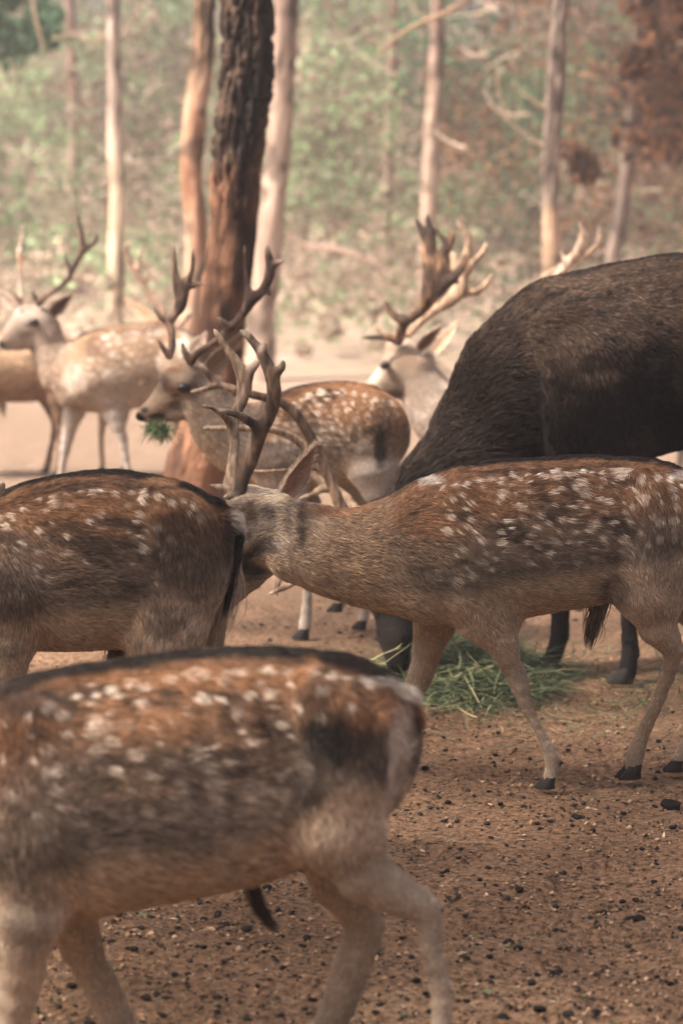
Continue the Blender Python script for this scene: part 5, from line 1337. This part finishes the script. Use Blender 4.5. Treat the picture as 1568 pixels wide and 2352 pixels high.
# droppings
def clod(seed, rough):
    rr = np.random.default_rng(seed)
    bm = bmesh.new(); bmesh.ops.create_icosphere(bm, subdivisions=2, radius=1.0)
    for v in bm.verts:
        q_ = np.array(v.co)[None, :]
        s_ = 1 + rough * (vnoise(q_, 1.6, seed * 3.1)[0] - 0.5) * 2 + rough * .6 * (vnoise(q_, 4.5, seed)[0] - .5)
        v.co = v.co * float(s_); v.co.z *= 0.72
    me = bpy.data.meshes.new('dropping'); bm.to_mesh(me); bm.free()
    me.polygons.foreach_set('use_smooth', np.ones(len(me.polygons), bool))
    return me
m, nt, b = mat_new('dung'); MAT['dung'] = m
nn = noise_node(nt, 3, 4); rp = ramp(nt, [(0.3, (0.008, 0.007, 0.007)), (0.75, (0.032, 0.026, 0.023))]); nt.links.new(nn.outputs['Fac'], rp.inputs[0]); nt.links.new(rp.outputs[0], b.inputs['Base Color'])
b.inputs['Roughness'].default_value = 0.9; b.inputs['Specular IOR Level'].default_value = 0.1
clods = [clod(i + 1, 0.35 if i < 4 else 0.6) for i in range(7)]
for c_ in clods: c_.materials.append(MAT['dung'])
def gz(x, y):
    P = np.array([[x, y, 0.0]]); 
    return float((0.035 * (fbm(P, 2.2, 2) - 0.5) + 0.020 * (fbm(P, 13.0, 3) - 0.5) - 0.020 * smooth01(fbm(P, 5.0, 2, 40.0), 0.55, 0.75))[0]) - 0.004
DL = [('larger black dung clod at the right edge below the hoofs', 1540, 1853, 18)]
def drop(px, py, rpx, label, group, which):
    Yd = ground_depth(py); p = at(px, py, Yd); rad = rpx / scl(Yd, 0)
    o = new_obj('dropping', clods[which], None, (p[0], p[1], gz(p[0], p[1]) + rad * 0.35))
    o.scale = (rad * r.uniform(.9, 1.4), rad * r.uniform(.9, 1.2), rad * r.uniform(.8, 1.0)); o.rotation_euler = (0, 0, r.uniform(0, 6.28))
    tag(o, label, 'dropping', group)
for lb, x, y, rr in DL: drop(x, y, rr, lb, 'droppings on the dirt', 5)
spots_px = [(1203, 1853, 8), (1325, 1880, 13), (1240, 1911, 8), (1360, 1916, 9), (1100, 2023, 8), (1192, 2039, 13), (1138, 2034, 7), (1147, 2051, 8), (1275, 2062, 9), (1190, 2068, 8), (1390, 2087, 14), (1459, 2110, 18), (1394, 2085, 9), (1275, 2124, 9), (1218, 2128, 9), (1283, 2205, 11),
            (1459, 2043, 10), (1428, 2045, 9), (1403, 2013, 7), (1167, 2154, 12), (1120, 1999, 9), (1025, 2000, 8), (1016, 2002, 6), (1548, 2153, 9), (1124, 2197, 9), (1220, 2250, 10), (1155, 2322, 13), (1305, 2325, 16), (1457, 2243, 12), (1395, 1973, 5), (1028, 1841, 9), (1020, 1887, 8), (1127, 1931, 7), (1510, 1770, 8),
            (275, 2103, 12), (395, 2136, 12), (568, 2133, 14), (705, 2161, 13), (650, 2230, 11), (470, 2290, 9), (338, 2300, 14), (700, 2310, 8), (640, 2090, 10), (520, 2120, 11), (745, 2190, 8), (430, 2250, 8), (590, 2260, 9), (1060, 2200, 8), (1070, 2290, 9), (1500, 2010, 8), (1330, 1990, 7), (1240, 2010, 6),
            (1180, 1420, 5), (1330, 1395, 9), (1322, 1420, 7), (600, 1430, 6), (575, 1420, 6), (560, 1440, 5), (640, 1395, 5), (660, 1440, 6), (780, 1460, 7), (620, 1470, 5), (250, 1510, 4), (130, 1515, 5), (790, 1440, 6), (1230, 1470, 5), (1260, 1398, 6)]
for x, y, rr in spots_px:
    lb = ('dark dropping on the dirt beneath the nearest deer' if x < 900 and y > 1900 else 'dark dropping on the open dirt in the lower right' if y > 1700
          else 'small dark dropping on the dirt behind, near hay and hoofs')
    drop(x, y, rr * 0.8, lb, 'droppings on the dirt', int(r.integers(0, 7)))

# fine litter: wood chips, crumbs, bits of leaf
n = 22000
py = 1176 + (2420 - 1176) * r.random(n) ** 0.75
pyc = np.maximum(py, 1395)
Yd = np.array([ground_depth(v) for v in pyc]) + r.normal(0, .05, n)
xs = (r.uniform(-40, 1610, n) - CX) / FPX * Yd * 1.02
P = np.stack([xs, Yd, 0 * xs], 1)
zz = 0.035 * (fbm(P, 2.2, 2) - 0.5) + 0.020 * (fbm(P, 13.0, 3) - 0.5) - 0.020 * smooth01(fbm(P, 5.0, 2, 40.0), 0.55, 0.75)
P[:, 2] = zz + 0.001
size = np.clip(np.exp(r.normal(math.log(0.0042), 0.45, n)), 0.002, 0.017)
V, F = leaf_quads(P, size, r, flat=0.72, aspect=0.4)
pal = np.array([(0.42, 0.28, 0.18), (0.30, 0.18, 0.105), (0.05, 0.04, 0.035), (0.52, 0.38, 0.26), (0.15, 0.095, 0.065), (0.035, 0.03, 0.028), (0.17, 0.19, 0.10)])
cc = pal[r.choice(7, n, p=[.20, .24, .19, .05, .18, .1, .04])] * r.uniform(.75, 1.25, (n, 1))
o = new_obj('litter', mesh_np('litter', V, F, False, np.repeat(cc, 4, 0), MAT['litter']))
tag(o, 'crumbs, wood chips and small dung strewn over the dirt', 'litter', kind='stuff')
# pebbly crumbs with body
n = 5000
py = 1400 + 1020 * r.random(n) ** 0.8
Yd = np.array([ground_depth(v) for v in py]); xs = (r.uniform(-40, 1610, n) - CX) / FPX * Yd * 1.02
P = np.stack([xs, Yd, 0 * xs], 1)
P[:, 2] = 0.035 * (fbm(P, 2.2, 2) - 0.5) + 0.020 * (fbm(P, 13.0, 3) - 0.5) - 0.020 * smooth01(fbm(P, 5.0, 2, 40.0), 0.55, 0.75)
oc = np.array([(1, 0, 0), (-1, 0, 0), (0, 1, 0), (0, -1, 0), (0, 0, .8), (0, 0, -.8)], float)
of = np.array([(0, 2, 4), (2, 1, 4), (1, 3, 4), (3, 0, 4), (2, 0, 5), (1, 2, 5), (3, 1, 5), (0, 3, 5)])
rad = np.clip(np.exp(r.normal(math.log(0.0042), 0.5, n)), 0.002, 0.012)
th = r.uniform(0, 6.28, n)
rot = np.stack([np.stack([np.cos(th), -np.sin(th), 0 * th], 1), np.stack([np.sin(th), np.cos(th), 0 * th], 1), np.stack([0 * th, 0 * th, 1 + 0 * th], 1)], 1)
V = P[:, None, :] + np.einsum('nij,kj->nki', rot, oc) * rad[:, None, None] * r.uniform(.6, 1.3, (n, 6, 1))
F = (of[None] + 6 * np.arange(n)[:, None, None]).reshape(-1, 3)
cc = pal[r.choice(7, n, p=[.18, .20, .2, .06, .2, .14, .02])] * r.uniform(.7, 1.2, (n, 1))
o = new_obj('litter', mesh_np('litter', V.reshape(-1, 3), F, True, np.repeat(cc, 6, 0), MAT['litter']))
tag(o, 'small crumbs of soil and dung scattered on the dirt', 'litter', kind='stuff')

n = 380
py = 1420 + 980 * r.random(n) ** 0.7
Yd = np.array([ground_depth(v) for v in py]); xs = (r.uniform(-40, 1610, n) - CX) / FPX * Yd * 1.02
P = np.stack([xs, Yd, 0 * xs], 1)
P = P[fbm(P, 1.8, 2, 12.0) > 0.5]; n = len(P)
P[:, 2] = 0.035 * (fbm(P, 2.2, 2) - 0.5) + 0.020 * (fbm(P, 13.0, 3) - 0.5) - 0.020 * smooth01(fbm(P, 5.0, 2, 40.0), 0.55, 0.75) + 0.001
sv = np.empty(len(clods[0].vertices) * 3, np.float32)
shapes = []
for c_ in clods:
    c_.vertices.foreach_get('co', sv); shapes.append(sv.reshape(-1, 3).copy())
tri = np.array([p_.vertices[:] for p_ in clods[0].polygons])
rad = np.clip(np.exp(r.normal(math.log(0.005), 0.4, n)), 0.003, 0.012)
V = np.stack([shapes[k_ % 7] for k_ in range(n)]) * rad[:, None, None] * np.array([1.15, 1, .9]) + P[:, None, :]
F = (tri[None] + len(shapes[0]) * np.arange(n)[:, None, None]).reshape(-1, 3)
o = new_obj('small_droppings', mesh_np('small_droppings', V.reshape(-1, 3), F, True, mat=MAT['dung']))
tag(o, 'countless small dark dung pellets strewn over the dirt', 'droppings', kind='stuff')

# ------------------------------------------------------------------ dusty air
hz = bpy.data.meshes.new('haze')
bm = bmesh.new(); bmesh.ops.create_cube(bm, size=1.0)
for v in bm.verts: v.co = Vector((v.co.x * 120, 31 + v.co.y * 96, 5.3 + v.co.z * 12.8))
bm.to_mesh(hz); bm.free()
m = bpy.data.materials.new('dusty_air'); m.use_nodes = True
nt = m.node_tree
for nd in list(nt.nodes):
    if nd.type == 'BSDF_PRINCIPLED': nt.nodes.remove(nd)
pv = nt.nodes.new('ShaderNodeVolumePrincipled')
pv.inputs['Color'].default_value = (1.0, 0.91, 0.85, 1)
pv.inputs['Density'].default_value = 0.005
pv.inputs['Anisotropy'].default_value = 0.35
out = [nd for nd in nt.nodes if nd.type == 'OUTPUT_MATERIAL'][0]
nt.links.new(pv.outputs[0], out.inputs['Volume'])
hz.materials.append(m)
haze = new_obj('haze', hz)
tag(haze, 'thin dusty air over the whole enclosure', None, kind='stuff')
